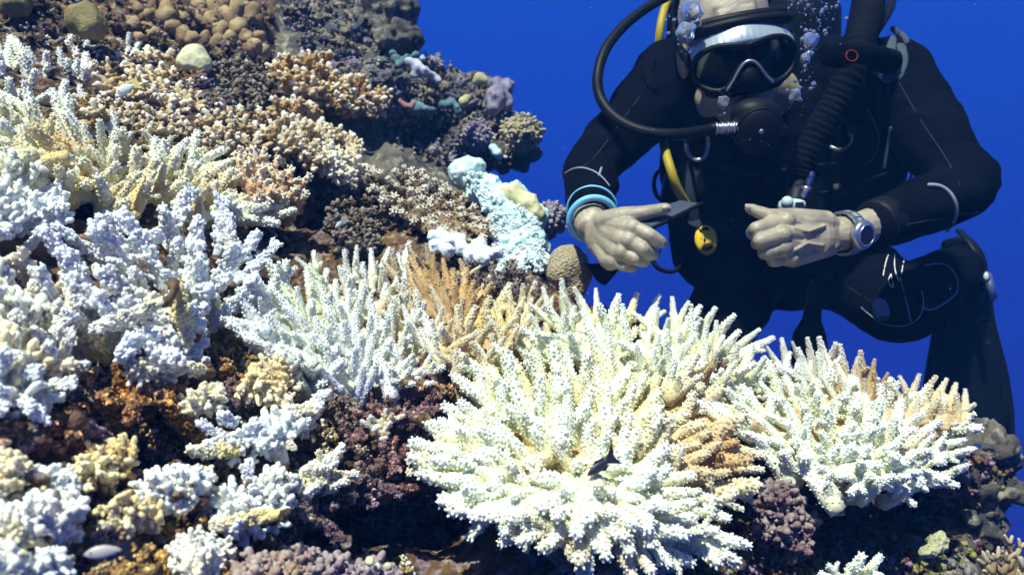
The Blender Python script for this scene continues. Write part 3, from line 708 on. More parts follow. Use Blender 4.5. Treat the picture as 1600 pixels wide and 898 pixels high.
def lumps(name, label, cat, items, m, vox=.006, sm=4, amp=.004, fr=60, group=None, smallb=0, seed=5):
    rng = random.Random(seed); mb = MB()
    for x, y, r, d in items:
        c = P(x, y, d); rr = r / F * d
        mb.ball(c, (rr, rr * .9, rr), 14, 10)
        for i in range(smallb):
            v = Vector((rng.gauss(0, 1), rng.gauss(-.8, 1), rng.gauss(.2, 1))).normalized()
            s = rr * rng.uniform(.12, .28); mb.ball(c + v * rr * .97, s, 8, 6)
    me = remesh(mb, vox, sm, [m], disp=lambda c: noise.fractal(c * fr, 1, 2, 3) * amp)
    o = link(name, me); return tag(o, label, cat, group)
lumps('lumpy_coral', 'pale cyan bleached lumpy coral mound left of the diver\'s arm', 'coral',
      [(728, 272, 24, 1.55), (745, 262, 14, 1.54), (716, 268, 14, 1.55), (760, 300, 26, 1.52), (800, 318, 30, 1.50), (830, 345, 26, 1.47), (790, 350, 30, 1.46), (830, 385, 28, 1.42), (800, 395, 30, 1.40), (840, 412, 20, 1.38), (775, 325, 22, 1.5), (770, 365, 20, 1.46), (800, 420, 24, 1.38)],
      M_CYAN, .003, 1, .004, 70, smallb=80)
colony('lumpy_coral', 'pale cyan knobs crusting the lower face of the bleached mound', 'coral', [(722, 268), (752, 262), (768, 296), (800, 312), (838, 345), (852, 400), (845, 425), (790, 428), (772, 395), (776, 345), (740, 296)], 10, .016, [bush_mesh(280 + i, M_BLEACHB, 8 + i % 3, .17, .08) for i in range(5)], (.40, .66, .68), [(800, 395, 30, (.56, .76, .76))], up=(.1, -.8, .5), out=.5, seed=55, dfun=lambda x, y: 1.545 - .0011 * (y - 262) - .045, basemat=M_CYAN, lvar=.2)
lumps('lumpy_coral', 'yellow green crust capping the pale cyan coral mound', 'coral', [(805, 306, 18, 1.47), (825, 318, 18, 1.455), (838, 334, 14, 1.445), (790, 300, 12, 1.48)], lumpmat('yellow_crust', (.42, .42, .20), (.60, .58, .34)), .005, 3, .004, 50, smallb=8)
lumps('lobed_coral', 'pale blue smooth lobes under the grey brown table coral', 'coral', [(688, 372, 16, 1.30), (705, 378, 14, 1.29), (722, 388, 12, 1.28), (744, 390, 14, 1.28), (760, 396, 12, 1.28), (676, 368, 10, 1.31), (735, 402, 12, 1.27), (776, 394, 10, 1.29), (682, 384, 13, 1.27), (700, 392, 12, 1.26), (718, 374, 11, 1.29), (752, 380, 10, 1.29), (755, 405, 11, 1.265)], M_PBLUE, .003, 2, .003, 70, smallb=9)
lumps('brain_coral', 'rounded tan honeycomb coral beside the diver\'s wrist', 'coral', [(888, 414, 33, 1.34), (876, 425, 24, 1.33), (902, 432, 24, 1.34), (880, 396, 14, 1.33), (895, 450, 24, 1.34)], M_HONEY, .005, 6, .002, 30)
G_O = 'boulder corals at the top of the reef'
lumps('boulder_coral', 'smooth olive boulder coral above the cream corner coral', 'coral', [(134, 30, 28, 1.36), (122, 32, 22, 1.36), (145, 40, 24, 1.35)], M_OLIVE, .006, 5, .005, 45, G_O)
lumps('boulder_coral', 'grey green boulder coral touching the top edge at the far left', 'coral', [(26, 4, 24, 1.40), (12, 8, 18, 1.4)], M_OLIVE, .006, 5, .005, 45, G_O)
lumps('boulder_coral', 'pale yellow spotted boulder coral behind the brown bushy coral', 'coral', [(304, 92, 24, 1.47), (295, 96, 20, 1.46), (315, 100, 18, 1.46)], M_PALEB, .006, 8, .002, 30, G_O)
def lobes():
    root = empty('lobe_coral', P(310, 60, 1.7), 'brown gold lobed coral of stacked knobs along the top edge', 'coral', G_O)
    rng = random.Random(8); L = []
    spots = [(250, 5, 16), (272, 10, 14), (300, 0, 18), (238, 20, 9), (262, 25, 16), (285, 30, 14), (335, 15, 16), (355, 30, 15), (372, 15, 14), (392, 22, 15), (402, 32, 10), (330, 35, 13), (345, 50, 12), (318, 28, 12), (372, 45, 14), (385, 58, 10), (360, 62, 13), (310, 12, 12), (225, 32, 12), (232, 50, 12), (240, 55, 11), (285, 55, 12), (300, 62, 10), (340, 70, 12), (405, 60, 9), (398, 72, 10), (410, 85, 11), (390, 78, 9), (350, 5, 14), (380, 2, 14), (270, 45, 12), (320, 58, 9), (215, 15, 10), (205, 40, 11), (215, 60, 9)]
    for x, y, r in spots:
        mb = MB(); d = D(x, y) + rng.uniform(-.02, .03); c = P(x, y, d); rr = r / F * d
        tilt = Matrix.Rotation(rng.uniform(-.5, .5), 3, 'X') @ Matrix.Rotation(rng.uniform(-.5, .5), 3, 'Y')
        mb.ball(c, (rr, rr, rr * rng.uniform(1.1, 1.5)), 14, 10, tilt)
        mb.ball(c + Vector((rng.uniform(-.5, .5) * rr, -.3 * rr, rng.uniform(-.3, .8) * rr)), rr * .6, 12, 8)
        me = mb.mesh('lobe', [M_PORIT])
        co = []
        for v in me.vertices: v.co += (v.co - c).normalized() * (noise.noise(v.co * 50) * .007 + noise.noise(v.co * 140) * .003)
        link('lobe', me, root)
    me = MB()
    for x, y, r in spots:
        d = D(x, y) + .07; me.ball(P(x, y + 6, d), r * 1.5 / F * d, 8, 6)
    link('base', remesh(me, .012, 4, [M_BASE_B], disp=lambda c: noise.fractal(c * 40, 1, 2, 3) * .006), root)
lobes()
G_X = 'small lobed corals crowding the outcrop'
lumps('lobed_coral', 'lavender white smooth sheet coral on top of the outcrop', 'coral', [(640, 98, 9, 1.86), (652, 104, 10, 1.86), (664, 112, 9, 1.86), (676, 120, 8, 1.87), (648, 118, 7, 1.86), (684, 126, 6, 1.87), (660, 92, 6, 1.88)], M_LAV, .004, 2, .004, 50, G_X, smallb=5)
lumps('lobed_coral', 'teal lobed coral at the upper left of the outcrop', 'coral', [(618, 92, 8, 1.86), (628, 98, 8, 1.86), (614, 84, 7, 1.88), (636, 90, 6, 1.87), (622, 104, 6, 1.85), (650, 86, 7, 1.88)], M_TEAL, .004, 2, .003, 60, G_X, smallb=7)
lumps('lobed_coral', 'teal lobed coral in the middle of the outcrop beside the rose sponge', 'coral', [(648, 162, 7, 1.82), (656, 168, 8, 1.82), (666, 172, 8, 1.82), (676, 173, 7, 1.83), (650, 172, 6, 1.82)], M_TEAL, .004, 2, .003, 60, G_X, smallb=7)
lumps('lobed_coral', 'teal lobed coral just left of the pale green knob', 'coral', [(692, 165, 8, 1.84), (704, 162, 9, 1.84), (714, 170, 8, 1.84), (718, 176, 7, 1.84)], M_TEAL, .004, 2, .003, 60, G_X, smallb=7)
lumps('lobed_coral', 'pale yellow green knob coral on the outcrop skyline', 'coral', [(749, 122, 10, 1.95), (757, 126, 8, 1.95), (744, 128, 7, 1.95)], M_KNOB, .005, 5, .002, 40, G_X)
lumps('lobed_coral', 'yellow green knob coral on the face of the outcrop', 'coral', [(724, 160, 9, 1.83), (730, 154, 8, 1.84)], M_KNOB, .005, 5, .002, 40, G_X)
lumps('lobed_coral', 'grey purple crusted block coral at the right end of the outcrop', 'coral', [(778, 136, 15, 1.94), (790, 140, 12, 1.95), (775, 152, 16, 1.92), (788, 158, 14, 1.93), (772, 170, 12, 1.91), (795, 130, 8, 1.95), (768, 128, 8, 1.95)], M_GREYP, .006, 2, .009, 45, G_X, smallb=16)
lumps('sponge', 'small rose red sponge in the shade of the outcrop', 'sponge', [(632, 164, 6, 1.80), (640, 168, 6, 1.8), (645, 162, 5, 1.8), (626, 158, 5, 1.8)], M_ROSE, .0035, 1, .004, 70, smallb=10)
lumps('lobed_coral', 'pale cyan lump hanging below the purple cauliflower coral', 'coral', [(776, 238, 9, 1.86), (770, 230, 7, 1.86), (780, 245, 7, 1.87)], M_CYAN, .005, 3, .003, 50, G_X)
lumps('boulder_coral', 'yellow green knob low on the dark right slope', 'coral', [(1462, 850, 16, 1.0), (1470, 842, 12, 1.0), (1452, 862, 12, .99)], lumpmat('knobbly_green_coral', (.22, .23, .10), (.42, .42, .24), cells=170), .003, 1, .005, 80, smallb=40)
lumps('boulder_coral', 'pair of small pale domes on the mauve knobbly coral', 'coral', [(578, 876, 10, .72), (606, 884, 10, .72), (590, 886, 9, .73)], M_PALEB, .003, 5, .001, 60)
lumps('rock', 'overhanging grey boulder on the reef edge against blue water', 'rock', [(630, 58, 24, 1.95), (648, 62, 15, 1.95), (610, 45, 24, 1.97), (620, 20, 24, 1.98), (640, 15, 14, 1.99), (600, 70, 20, 1.95), (580, 30, 30, 2.0), (655, 50, 9, 1.96)], M_FROCK, .006, 1, .02, 36, smallb=14)
lumps('rock', 'crusted dark rock stack at the right edge behind the table coral', 'rock', [(1540, 700, 38, 1.24), (1565, 715, 26, 1.24), (1560, 760, 30, 1.24), (1520, 770, 42, 1.22), (1510, 820, 44, 1.22), (1480, 740, 44, 1.26), (1575, 745, 14, 1.24), (1540, 810, 32, 1.24)], M_FROCK, .005, 1, .02, 45, smallb=22)
lumps('rock', 'dark shaded rock hanging under the olive cauliflower coral', 'rock', [(800, 246, 18, 1.97), (815, 252, 15, 1.97), (785, 255, 16, 1.95), (765, 255, 14, 1.94), (830, 238, 16, 1.97), (790, 220, 26, 2.0)], M_FROCK, .008, 2, .012, 32)

# ------------------------------------------------------------------ loose lumps of dead coral and crusted rock lying on the reef
def lump_material():
    m, nt, b = mat('crusted_rubble', rough=.85, spec=.2)
    oi = nt.nodes.new('ShaderNodeObjectInfo')
    r = ramp(nt, ntex(nt, 75, 5, rough=.7), [(.36, (.35, .33, .33)), (.5, (.9, .9, .9)), (.6, (1.4, 1.35, 1.25)), (.68, (2.6, 2.5, 2.3))])
    nt.links.new(mixc(nt, 1.0, oi.outputs['Color'], r.outputs[0], 'MULTIPLY'), b.inputs['Base Color'])
    bump(nt, b, ntex(nt, 200, 5, rough=.7), .9, .005); return m
M_LUMP = lump_material()
def lump_variant(sd_):
    rng = random.Random(sd_); mb = MB()
    mb.ball((0, 0, 0), (1, rng.uniform(.7, 1), rng.uniform(.6, .9)), 12, 8)
    for i in range(rng.randint(9, 16)):
        v = Vector((rng.gauss(0, 1), rng.gauss(0, 1), rng.gauss(.5, 1))).normalized(); q = v * rng.uniform(.6, .95); r = rng.uniform(.16, .36)
        mb.cap(q, r, q + v * rng.uniform(.1, .6), r * rng.uniform(.6, .95), 8)
    return remesh(mb, .11, 1, [M_LUMP], disp=lambda c: noise.fractal(c * 2.5 + Vector((sd_, 0, 0)), 1, 2, 4) * .16)
LUMPV = [lump_variant(900 + i) for i in range(9)]
def scatter_lumps(poly, n, rpx, cols, seed):
    rng = np.random.default_rng(seed); a = np.array(poly, float); lo, hi = a.min(0), a.max(0); k = 0
    for _ in range(n * 5):
        q = lo + rng.random(2) * (hi - lo)
        if k >= n: break
        if not inpoly(q[None], poly)[0]: continue
        p, nr = reef_hit(*q)
        if p is None: continue
        k += 1; s = rng.uniform(*rpx) / F * p.y
        o = bpy.data.objects.new('rubble', LUMPV[rng.integers(len(LUMPV))]); COL.objects.link(o); o.parent = reef
        Q = Quaternion(Vector(rng.normal(0, 1, 3)).normalized(), rng.uniform(0, 6.28))
        o.matrix_basis = Matrix.Translation(p + nr * s * .25) @ Q.to_matrix().to_4x4() @ Matrix.Diagonal((*(s * rng.uniform(.75, 1.25, 3)), 1))
        w = noise.noise(p * 9) * .5 + .5; c = cols[int(np.clip(w * len(cols) + rng.normal(0, .8), 0, len(cols) - 1))]; o.color = (*c, 1)
scatter_lumps([(440, -10), (650, -10), (670, 90), (795, 130), (800, 180), (720, 260), (560, 190), (470, 70)], 160, (5, 14), [(.13, .13, .15), (.20, .18, .13), (.10, .10, .12), (.22, .20, .24), (.14, .17, .17), (.26, .23, .15)], 1)
scatter_lumps([(-10, -10), (430, -10), (420, 150), (300, 180), (-10, 60)], 90, (6, 14), [(.12, .08, .05), (.20, .13, .07), (.09, .06, .05), (.15, .11, .08)], 2)
scatter_lumps([(-10, 560), (330, 560), (700, 580), (700, 790), (500, 800), (400, 900), (-10, 900)], 100, (6, 14), [(.10, .05, .035), (.34, .20, .08), (.22, .13, .13), (.12, .05, .04), (.42, .27, .11)], 3)
scatter_lumps([(1180, 740), (1520, 740), (1590, 880), (1180, 890), (900, 890)], 50, (8, 18), [(.06, .04, .045), (.09, .07, .05), (.05, .06, .05)], 4)

# ------------------------------------------------------------------ fish
def fish(label, head, tail, d, h, c1, c2):
    a = P(*head, d); b = P(*tail, d + .01); L = (b - a).length; ax = (b - a).normalized()
    up = (Vector((0, 0, 1)) - ax * ax.z).normalized(); w = ax.cross(up)
    m1, nt, _ = mat('fish_skin', c1, .4, 0, .5); m2, _, _ = mat('fish_fin', c2, .5); m3, _, _ = mat('fish_eye', (.01, .01, .01), .1)
    mb = MB(); pr = [(0, .06), (.06, .22), (.16, .38), (.28, .48), (.42, .5), (.56, .41), (.67, .27), (.76, .15)]
    rings = [a + ax * (L * t) for t, _ in pr]
    mb.tube(rings, [L * h * q for _, q in pr], 12, flat=.42, side=up)
    root = mb.build('fish', m1); tag(root, label, 'fish', 'reef fish among the corals')
    def fin(pts, nm):
        f = MB(); f.prism([a + ax * (L * x) + up * (L * y) - w * L * .012 for x, y in pts], w * L * .024); return f.build(nm, m2, root, smooth=False)
    fin([(.70, .06), (1.1, .34), (.98, 0), (1.1, -.34), (.70, -.06)], 'tail_fin')
    fin([(.25, h * .42), (.4, h * .72), (.68, h * .5), (.66, h * .3)], 'dorsal_fin')
    fin([(.4, -h * .42), (.55, -h * .72), (.7, -h * .45), (.64, -h * .3)], 'anal_fin')
    for s in (-1, 1):
        MB().ball(a + ax * L * .13 + up * L * h * .1 + w * (s * L * h * .15), L * .025, 8, 6).build('eye', m3, root)
fish('small black fish hiding among the large white table coral\'s fingers', (918, 742), (960, 712), .806, .30, (.02, .025, .04), (.02, .02, .03))
fish('pale fish with yellow edge under the brown bushy coral', (182, 146), (216, 130), 1.08, .42, (.66, .70, .66), (.7, .62, .2))
fish('fish with dark tail and pale belly in the bottom left rubble', (132, 866), (204, 856), .50, .36, (.50, .46, .42), (.012, .016, .03))
fish('tiny pale fish before the dark hollow', (524, 356), (538, 343), 1.16, .34, (.5, .58, .55), (.4, .45, .42))

# ------------------------------------------------------------------ the diver
def plain(name, c, rough=.6, metal=0, spec=.3, nz=0, nsc=200, dist=.001):
    m, nt, b = mat(name, c, rough, metal, spec)
    if nz: bump(nt, b, ntex(nt, nsc, 3), nz, dist)
    return m
def neoprene(name, c):
    m, nt, b = mat(name, c, .95, 0, .03)
    r = ramp(nt, ntex(nt, 9, 4), [(.3, tuple(x * .75 for x in c)), (.7, tuple(x * 1.3 for x in c))]); nt.links.new(r.outputs[0], b.inputs['Base Color'])
    a = node(nt, 'ShaderNodeMath', operation='ADD'); nt.links.new(ntex(nt, 26, 4), a.inputs[0])
    k = node(nt, 'ShaderNodeMath', operation='MULTIPLY', i_1=.12); nt.links.new(ntex(nt, 900, 2), k.inputs[0]); nt.links.new(k.outputs[0], a.inputs[1])
    bump(nt, b, a.outputs[0], .6, .006); return m
M_NEO = neoprene('black_neoprene', (.0022, .003, .0075)); M_VEST = neoprene('vest_cordura', (.0028, .0036, .0075))
M_RUB = plain('black_rubber', (.005, .006, .009), .5, 0, .14, .3, 300)
M_FINM = plain('fin_rubber', (.005, .006, .010), .6, 0, .1, .3, 90, .002)
M_PAD = plain('grey_blue_webbing', (.045, .065, .085), .7, 0, .2, .6, 900)
M_STEEL = plain('steel', (.55, .57, .58), .28, .9, .5, .2, 120)
M_DSTEEL = plain('dull_steel', (.34, .36, .38), .4, .7, .4)
M_SILV = plain('silver_plastic', (.36, .43, .47), .32, .35, .5, .15, 60)
M_YEL = plain('yellow_rubber', (.36, .28, .02), .5, 0, .3, .2, 200)
M_YELP = plain('yellow_cover', (.68, .50, .03), .45, 0, .3, .2, 200)
M_BLU = plain('light_blue_rubber', (.16, .48, .72), .45, 0, .35)
M_SEAM = plain('grey_seam', (.22, .26, .32), .7, 0, .2, .8, 700)
M_WHT = plain('white_print', (.72, .74, .74), .6)
M_WEB = plain('dark_webbing', (.012, .016, .026), .7, 0, .15, .8, 800); M_STITCH = plain('dark_stitching', (.02, .026, .04), .8)
M_RED = plain('red_piping', (.30, .02, .02), .6)
M_GREYP2 = plain('grey_rubber_pad', (.20, .25, .28), .6, 0, .25, .3, 300)
M_LCD = plain('watch_screen', (.012, .014, .02), .15, 0, .5)
M_HAIR = plain('grey_hair', (.30, .29, .27), .6, 0, .3, 1, 500, .004)
M_EYEW = plain('eye_white', (.6, .6, .58), .2); M_IRIS = plain('iris', (.03, .03, .03), .15)
M_TEALB = plain('pale_teal_plastic', (.42, .55, .52), .4)
def skin_material():
    m, nt, b = mat('skin', rough=.42, spec=.5)
    r = ramp(nt, ntex(nt, 38, 4), [(.3, (.235, .20, .14)), (.55, (.34, .295, .21)), (.75, (.415, .37, .275))])
    s = ntex(nt, 190, 2); sp = ramp(nt, s, [(.68, (1, 1, 1)), (.76, (.62, .48, .36))])
    nt.links.new(mixc(nt, .8, r.outputs[0], sp.outputs[0], 'MULTIPLY'), b.inputs['Base Color'])
    h = node(nt, 'ShaderNodeMath', operation='ADD'); nt.links.new(ntex(nt, 60, 4), h.inputs[0]); nt.links.new(ntex(nt, 420, 4), h.inputs[1])
    bump(nt, b, h.outputs[0], .45, .002)
    b.inputs['Subsurface Weight'].default_value = .0
    return m
M_SKIN = skin_material()
def glass_material(name, col, ior, rough=0, tw=1):
    m, nt, b = mat(name, col, rough, 0, .5); b.inputs['Transmission Weight'].default_value = tw; b.inputs['IOR'].default_value = ior; return m
M_LENS = glass_material('mask_glass', (.20, .34, .38), 1.15, .02)
M_AIR = glass_material('air', (.85, .93, 1), .75, .04, .88)

J = dict(shR=P(1052, 122, 1.53), elR=P(922, 262, 1.42), wrR=P(926, 346, 1.21), shL=P(1392, 118, 1.54), elL=P(1508, 296, 1.39), wrL=P(1338, 362, 1.235),
         chest=P(1225, 200, 1.64), belly=P(1235, 330, 1.76), pelvis=P(1240, 405, 1.86), hipR=P(1165, 415, 1.86), hipL=P(1318, 412, 1.84),
         knR=P(1110, 545, 1.55), anR=P(1120, 470, 1.95), knL=P(1402, 484, 1.46), anL=P(1506, 412, 1.74), neck=P(1215, 100, 1.53))
diver = empty('person', P(1235, 560, 1.7), 'scuba diver in black wetsuit with mask and regulator, leaning over the bleached coral', 'person')
# head frame: face towards -Y, pitched down and rolled
RH = Matrix.Rotation(R(-11), 3, 'Y') @ Matrix.Rotation(R(24), 3, 'X') @ Matrix.Rotation(R(-4), 3, 'Z')
OH = P(1160, 86, 1.31) - RH @ Vector((0, -.088, .006))
def H(x, y, z): return OH + RH @ Vector((x, y, z))

def build_body():
    mb = MB()                                               # head, with face
    mb.ball(H(0, .018, .04), (.076, .096, .086), 20, 14, RH)
    mb.ball(H(0, -.028, -.03), (.064, .070, .088), 18, 12, RH)
    mb.ball(H(0, -.045, -.088), (.044, .046, .034), 16, 10, RH)
    for s in (-1, 1):
        mb.ball(H(.040 * s, -.062, -.03), .028, 12, 8, RH); mb.ball(H(.05 * s, -.02, -.075), (.02, .035, .03), 12, 8, RH)
        mb.ball(H(.079 * s, .012, -.006), (.011, .02, .033), 12, 8, RH)
        mb.ball(H(.033 * s, -.084, .006), (.017, .012, .010), 10, 7, RH)
        mb.cap(H(.004 * s, -.094, .028), .012, H(.05 * s, -.078, .03), .011)
        mb.cap(H(.012 * s, -.098, -.047), .008, H(.008 * s, -.106, -.04), .008)
    mb.cap(H(0, -.095, .012), .008, H(0, -.116, -.034), .013)
    mb.cap(H(-.02, -.094, -.073), .008, H(.02, -.094, -.073), .008); mb.cap(H(-.017, -.092, -.084), .009, H(.017, -.092, -.084), .009)
    for z in (.062, .073, .084): mb.cap(H(-.03, -.074 + (z - .06) * .7, z), .005, H(.03, -.074 + (z - .06) * .7, z + .001), .005, 8)
    mb.cap(H(0, .03, -.06), .058, J['neck'] + Vector((.01, .05, -.05)), .062, 16)
    head = remesh(mb, .0045, 3, [M_SKIN])
    # hands: wrist, palm, four bent fingers and a thumb each, knuckles and tendons standing out
    hb = MB()
    def chain(pts, rad):
        for (a, b), (ra, rb) in zip(zip(pts[:-1], pts[1:]), zip(rad[:-1], rad[1:])): hb.cap(a, ra, b, rb, 12)
    d = 1.175
    w = P(922, 350, 1.215)
    hb.cap(J['elR'].lerp(w, .55), .031, w, .0265, 16)
    MC = [P(988, 356, 1.150), P(982, 375, 1.148), P(972, 393, 1.155), P(958, 407, 1.17)]
    for k, q in enumerate(MC):
        hb.cap(w.lerp(q, .12) + Vector((0, .004, 0)), .020, q + Vector((-.004, .006, 0)), .0155, 14)
        hb.cap(w.lerp(q, .35) + Vector((0, -.013, .0)), .0035, q + Vector((-.003, -.009, .001)), .0042, 8)
        hb.ball(q + Vector((0, -.004, 0)), .0125, 12, 8)
    hb.ball(P(940, 366, 1.195), (.026, .018, .036), 14, 10)
    chain([MC[0], P(1014, 367, 1.135), P(1027, 375, 1.14), P(1034, 379, 1.145)], [.0122, .0108, .0098, .0086])
    chain([MC[1], P(1005, 389, 1.135), P(1018, 397, 1.15), P(1022, 398, 1.165)], [.012, .0106, .0095, .0085])
    chain([MC[2], P(992, 404, 1.142), P(1006, 409, 1.16), P(1007, 408, 1.175)], [.0115, .010, .009, .008])
    chain([MC[3], P(975, 415, 1.158), P(988, 418, 1.175), P(990, 416, 1.19)], [.0105, .009, .008, .0072])
    chain([P(940, 348, 1.19), P(972, 338, 1.172), P(1006, 333, 1.162), P(1040, 326, 1.165)], [.018, .0145, .0112, .009])
    hb.cap(P(965, 345, 1.18), .014, P(985, 352, 1.165), .013, 12)
    hr = remesh(hb, .0018, 2, [M_SKIN]); hb = MB()
    w = P(1335, 362, 1.235)
    hb.cap(J['elL'].lerp(w, .6), .031, w, .027, 16); hb.cap(w, .027, P(1306, 366, 1.215), .0262, 16)
    MC = [P(1228, 345, 1.165), P(1222, 366, 1.152), P(1224, 386, 1.157), P(1234, 402, 1.17)]
    w2 = P(1300, 366, 1.205)
    for k, q in enumerate(MC):
        hb.cap(w2.lerp(q, .08) + Vector((0, .004, (.012, .004, -.004, -.012)[k])), .0195, q + Vector((.004, .007, 0)), .016, 14)
        hb.cap(w2.lerp(q, .3) + Vector((0, -.012, 0)), .003, q + Vector((.003, -.008, .001)), .0042, 8)
        hb.ball(q + Vector((0, -.004, 0)), .0128, 12, 8)
    hb.ball(P(1270, 372, 1.19), (.034, .018, .034), 14, 10)
    for v0, v1, v2 in (((1290, 352), (1262, 362), (1240, 356)), ((1285, 384), (1262, 380), (1240, 392)), ((1262, 362), (1256, 380), (1236, 376))):
        hb.tube([P(*v0, 1.173), P(*v1, 1.158), P(*v2, 1.150)], .0022, 8)
    chain([MC[0], P(1182, 358, 1.15), P(1176, 364, 1.185), P(1200, 366, 1.21)], [.0125, .0115, .0105, .009])
    chain([MC[1], P(1188, 376, 1.142), P(1183, 380, 1.178), P(1205, 382, 1.2)], [.0122, .011, .010, .009])
    chain([MC[2], P(1198, 394, 1.150), P(1193, 396, 1.183), P(1212, 396, 1.2)], [.0116, .0103, .0095, .0085])
    chain([MC[3], P(1210, 408, 1.165), P(1206, 408, 1.193), P(1220, 406, 1.21)], [.0105, .0092, .0085, .0078])
    chain([P(1290, 348, 1.2), P(1242, 340, 1.18), P(1202, 338, 1.17), P(1172, 326, 1.175)], [.019, .0148, .0115, .0082])
    hb.cap(P(1250, 344, 1.18), .013, P(1228, 350, 1.172), .012, 12)
    hl = remesh(hb, .0018, 2, [M_SKIN])
    tb = MB()                                               # the rest of the figure, worn under the suit
    tb.cap(J['neck'] + Vector((.01, .05, -.03)), .05, J['chest'], .09); tb.cap(J['chest'], .10, J['pelvis'], .09)
    for s in 'RL':
        tb.cap(J['chest'] + Vector((0, 0, .08)), .06, J['sh' + s], .045); tb.cap(J['sh' + s], .045, J['el' + s], .035); tb.cap(J['el' + s], .034, J['wr' + s], .024)
        tb.cap(J['pelvis'], .08, J['hip' + s], .075); tb.cap(J['hip' + s], .07, J['kn' + s], .048); tb.cap(J['kn' + s], .046, J['an' + s], .034)
        tb.cap(J['an' + s], .032, J['an' + s] + Vector((.03, .12, .0)), .02)
    core = remesh(tb, .010, 3, [M_SKIN])
    bm = bmesh.new()
    for me in (head, hr, hl, core): bm.from_mesh(me)
    me = bpy.data.meshes.new('body'); bm.to_mesh(me); bm.free(); me.materials.append(M_SKIN)
    me.polygons.foreach_set('use_smooth', [True] * len(me.polygons))
    return link('body', me, diver)
body = build_body()
for s in (-1, 1):
    e = MB().ball(H(.033 * s, -.0915, .005), .0115, 12, 8, RH).build('eye', M_EYEW, diver)
    MB().ball(H(.033 * s, -.1005, .002), (.0055, .003, .0055), 10, 6, RH).build('iris', M_IRIS, e)
hm = MB(); rng_h = random.Random(4)
hm.ball(H(0, .032, .056), (.0775, .094, .082), 18, 12, RH)
link('hair', remesh(hm, .006, 2, [M_HAIR], disp=lambda c: noise.noise(c * 220) * .0015), diver)

def build_suit():
    mb = MB()
    mb.cap(J['neck'] + Vector((.01, .055, -.02)), .072, J['chest'], .12, 18)
    mb.ball(J['chest'], (.19, .12, .15), 18, 12); mb.ball(J['belly'], (.165, .12, .13), 18, 12); mb.ball(J['pelvis'], (.165, .125, .11), 18, 12)
    mb.cap(J['chest'], .13, J['belly'], .13, 18); mb.cap(J['belly'], .13, J['pelvis'], .125, 18)
    for s in 'RL':
        sh, el, wr = J['sh' + s], J['el' + s], J['wr' + s]
        mb.cap(J['chest'] + Vector((0, 0, .09)), .095, sh, .072, 16)
        mb.ball(sh, .076, 16, 10)
        mb.cap(sh, .074, sh.lerp(el, .5), .066 if s == 'L' else .06, 16); mb.cap(sh.lerp(el, .5), .066 if s == 'L' else .06, el, .052 if s == 'L' else .05, 16)
        mb.cap(el, .053 if s == 'L' else .049, el.lerp(wr, .4), .050 if s == 'L' else .046, 16); mb.cap(el.lerp(wr, .4), .05 if s == 'L' else .046, el.lerp(wr, .84), .038 if s == 'L' else .037, 16)
        hp, kn, an = J['hip' + s], J['kn' + s], J['an' + s]
        mb.cap(J['pelvis'], .12, hp, .105, 16); mb.cap(hp, .102, hp.lerp(kn, .6), .082, 16); mb.cap(hp.lerp(kn, .6), .082, kn, .066, 16)
        mb.cap(kn, .066, kn.lerp(an, .35), .066, 16); mb.cap(kn.lerp(an, .35), .066, an, .046, 16)
        dv = (el - sh).normalized()
        for t in (.86, .95):                               # creases at the elbow
            c = sh.lerp(el, t); mb.ball(c + Vector((0, -.012, .0)), .054 if s == 'L' else .05, 14, 10)
    return remesh(mb, .0065, 5, [M_NEO], disp=lambda c: noise.fractal(Vector((c.x * 9, c.y * 9, c.z * 22)), 1, 2, 3) * .0045 + max(0, noise.noise(Vector((c.x * 14 + 5, c.y * 14, c.z * 46)))) * .004)
suit_me = build_suit(); suit = link('wetsuit', suit_me, diver)
def bvh_of(*objs):
    v = []; f = []
    for o in objs:
        b = len(v); off = o.matrix_basis.translation + (o.parent.location if o.parent else Vector())
        v += [x.co.copy() + off for x in o.data.vertices]; f += [tuple(b + i for i in p.vertices) for p in o.data.polygons]
    return BVHTree.FromPolygons(v, f)
vb = MB()                                                     # buoyancy vest
vb.cap(P(1100, 130, 1.49), .055, P(1085, 250, 1.56), .07, 16); vb.cap(P(1085, 250, 1.56), .07, P(1105, 400, 1.70), .075, 16)
vb.cap(P(1345, 110, 1.49), .058, P(1355, 250, 1.56), .075, 16); vb.cap(P(1355, 250, 1.56), .075, P(1330, 360, 1.68), .08, 16)
vb.cap(P(1110, 395, 1.66), .065, P(1300, 400, 1.68), .07, 16); vb.cap(P(1160, 280, 1.58), .06, P(1170, 380, 1.62), .07, 16)
vb.cap(P(1240, 250, 1.60), .07, P(1245, 360, 1.62), .08, 16); vb.ball(P(1220, 300, 1.62), (.13, .06, .12), 16, 10); vb.cap(P(1095, 300, 1.52), .045, P(1110, 390, 1.54), .045, 14)
vest_me = remesh(vb, .007, 4, [M_VEST], disp=lambda c: noise.fractal(c * 20, 1, 2, 3) * .003)
vest = link('buoyancy_vest', vest_me, diver)
SB = bvh_of(suit, vest); 
def S(px, py, lift=.002):
    h = SB.ray_cast(Vector((0, 0, 0)), P(px, py, 1).normalized())
    if h[0] is None: return P(px, py, 1.55)
    return h[0] - P(px, py, 1).normalized() * lift
def seam(name, pts, r, m, parent, n=6, k=5, flat=1.0):
    c = spl([Vector((x, y, 0)) for x, y in pts], k)
    q = [S(v.x, v.y, r * .4) for v in c]
    for it in range(2): q = [q[0]] + [(q[i - 1] + q[i] * 2 + q[i + 1]) / 4 for i in range(1, len(q) - 1)] + [q[-1]]
    return MB().tube(q, r, n).build(name, m, parent)
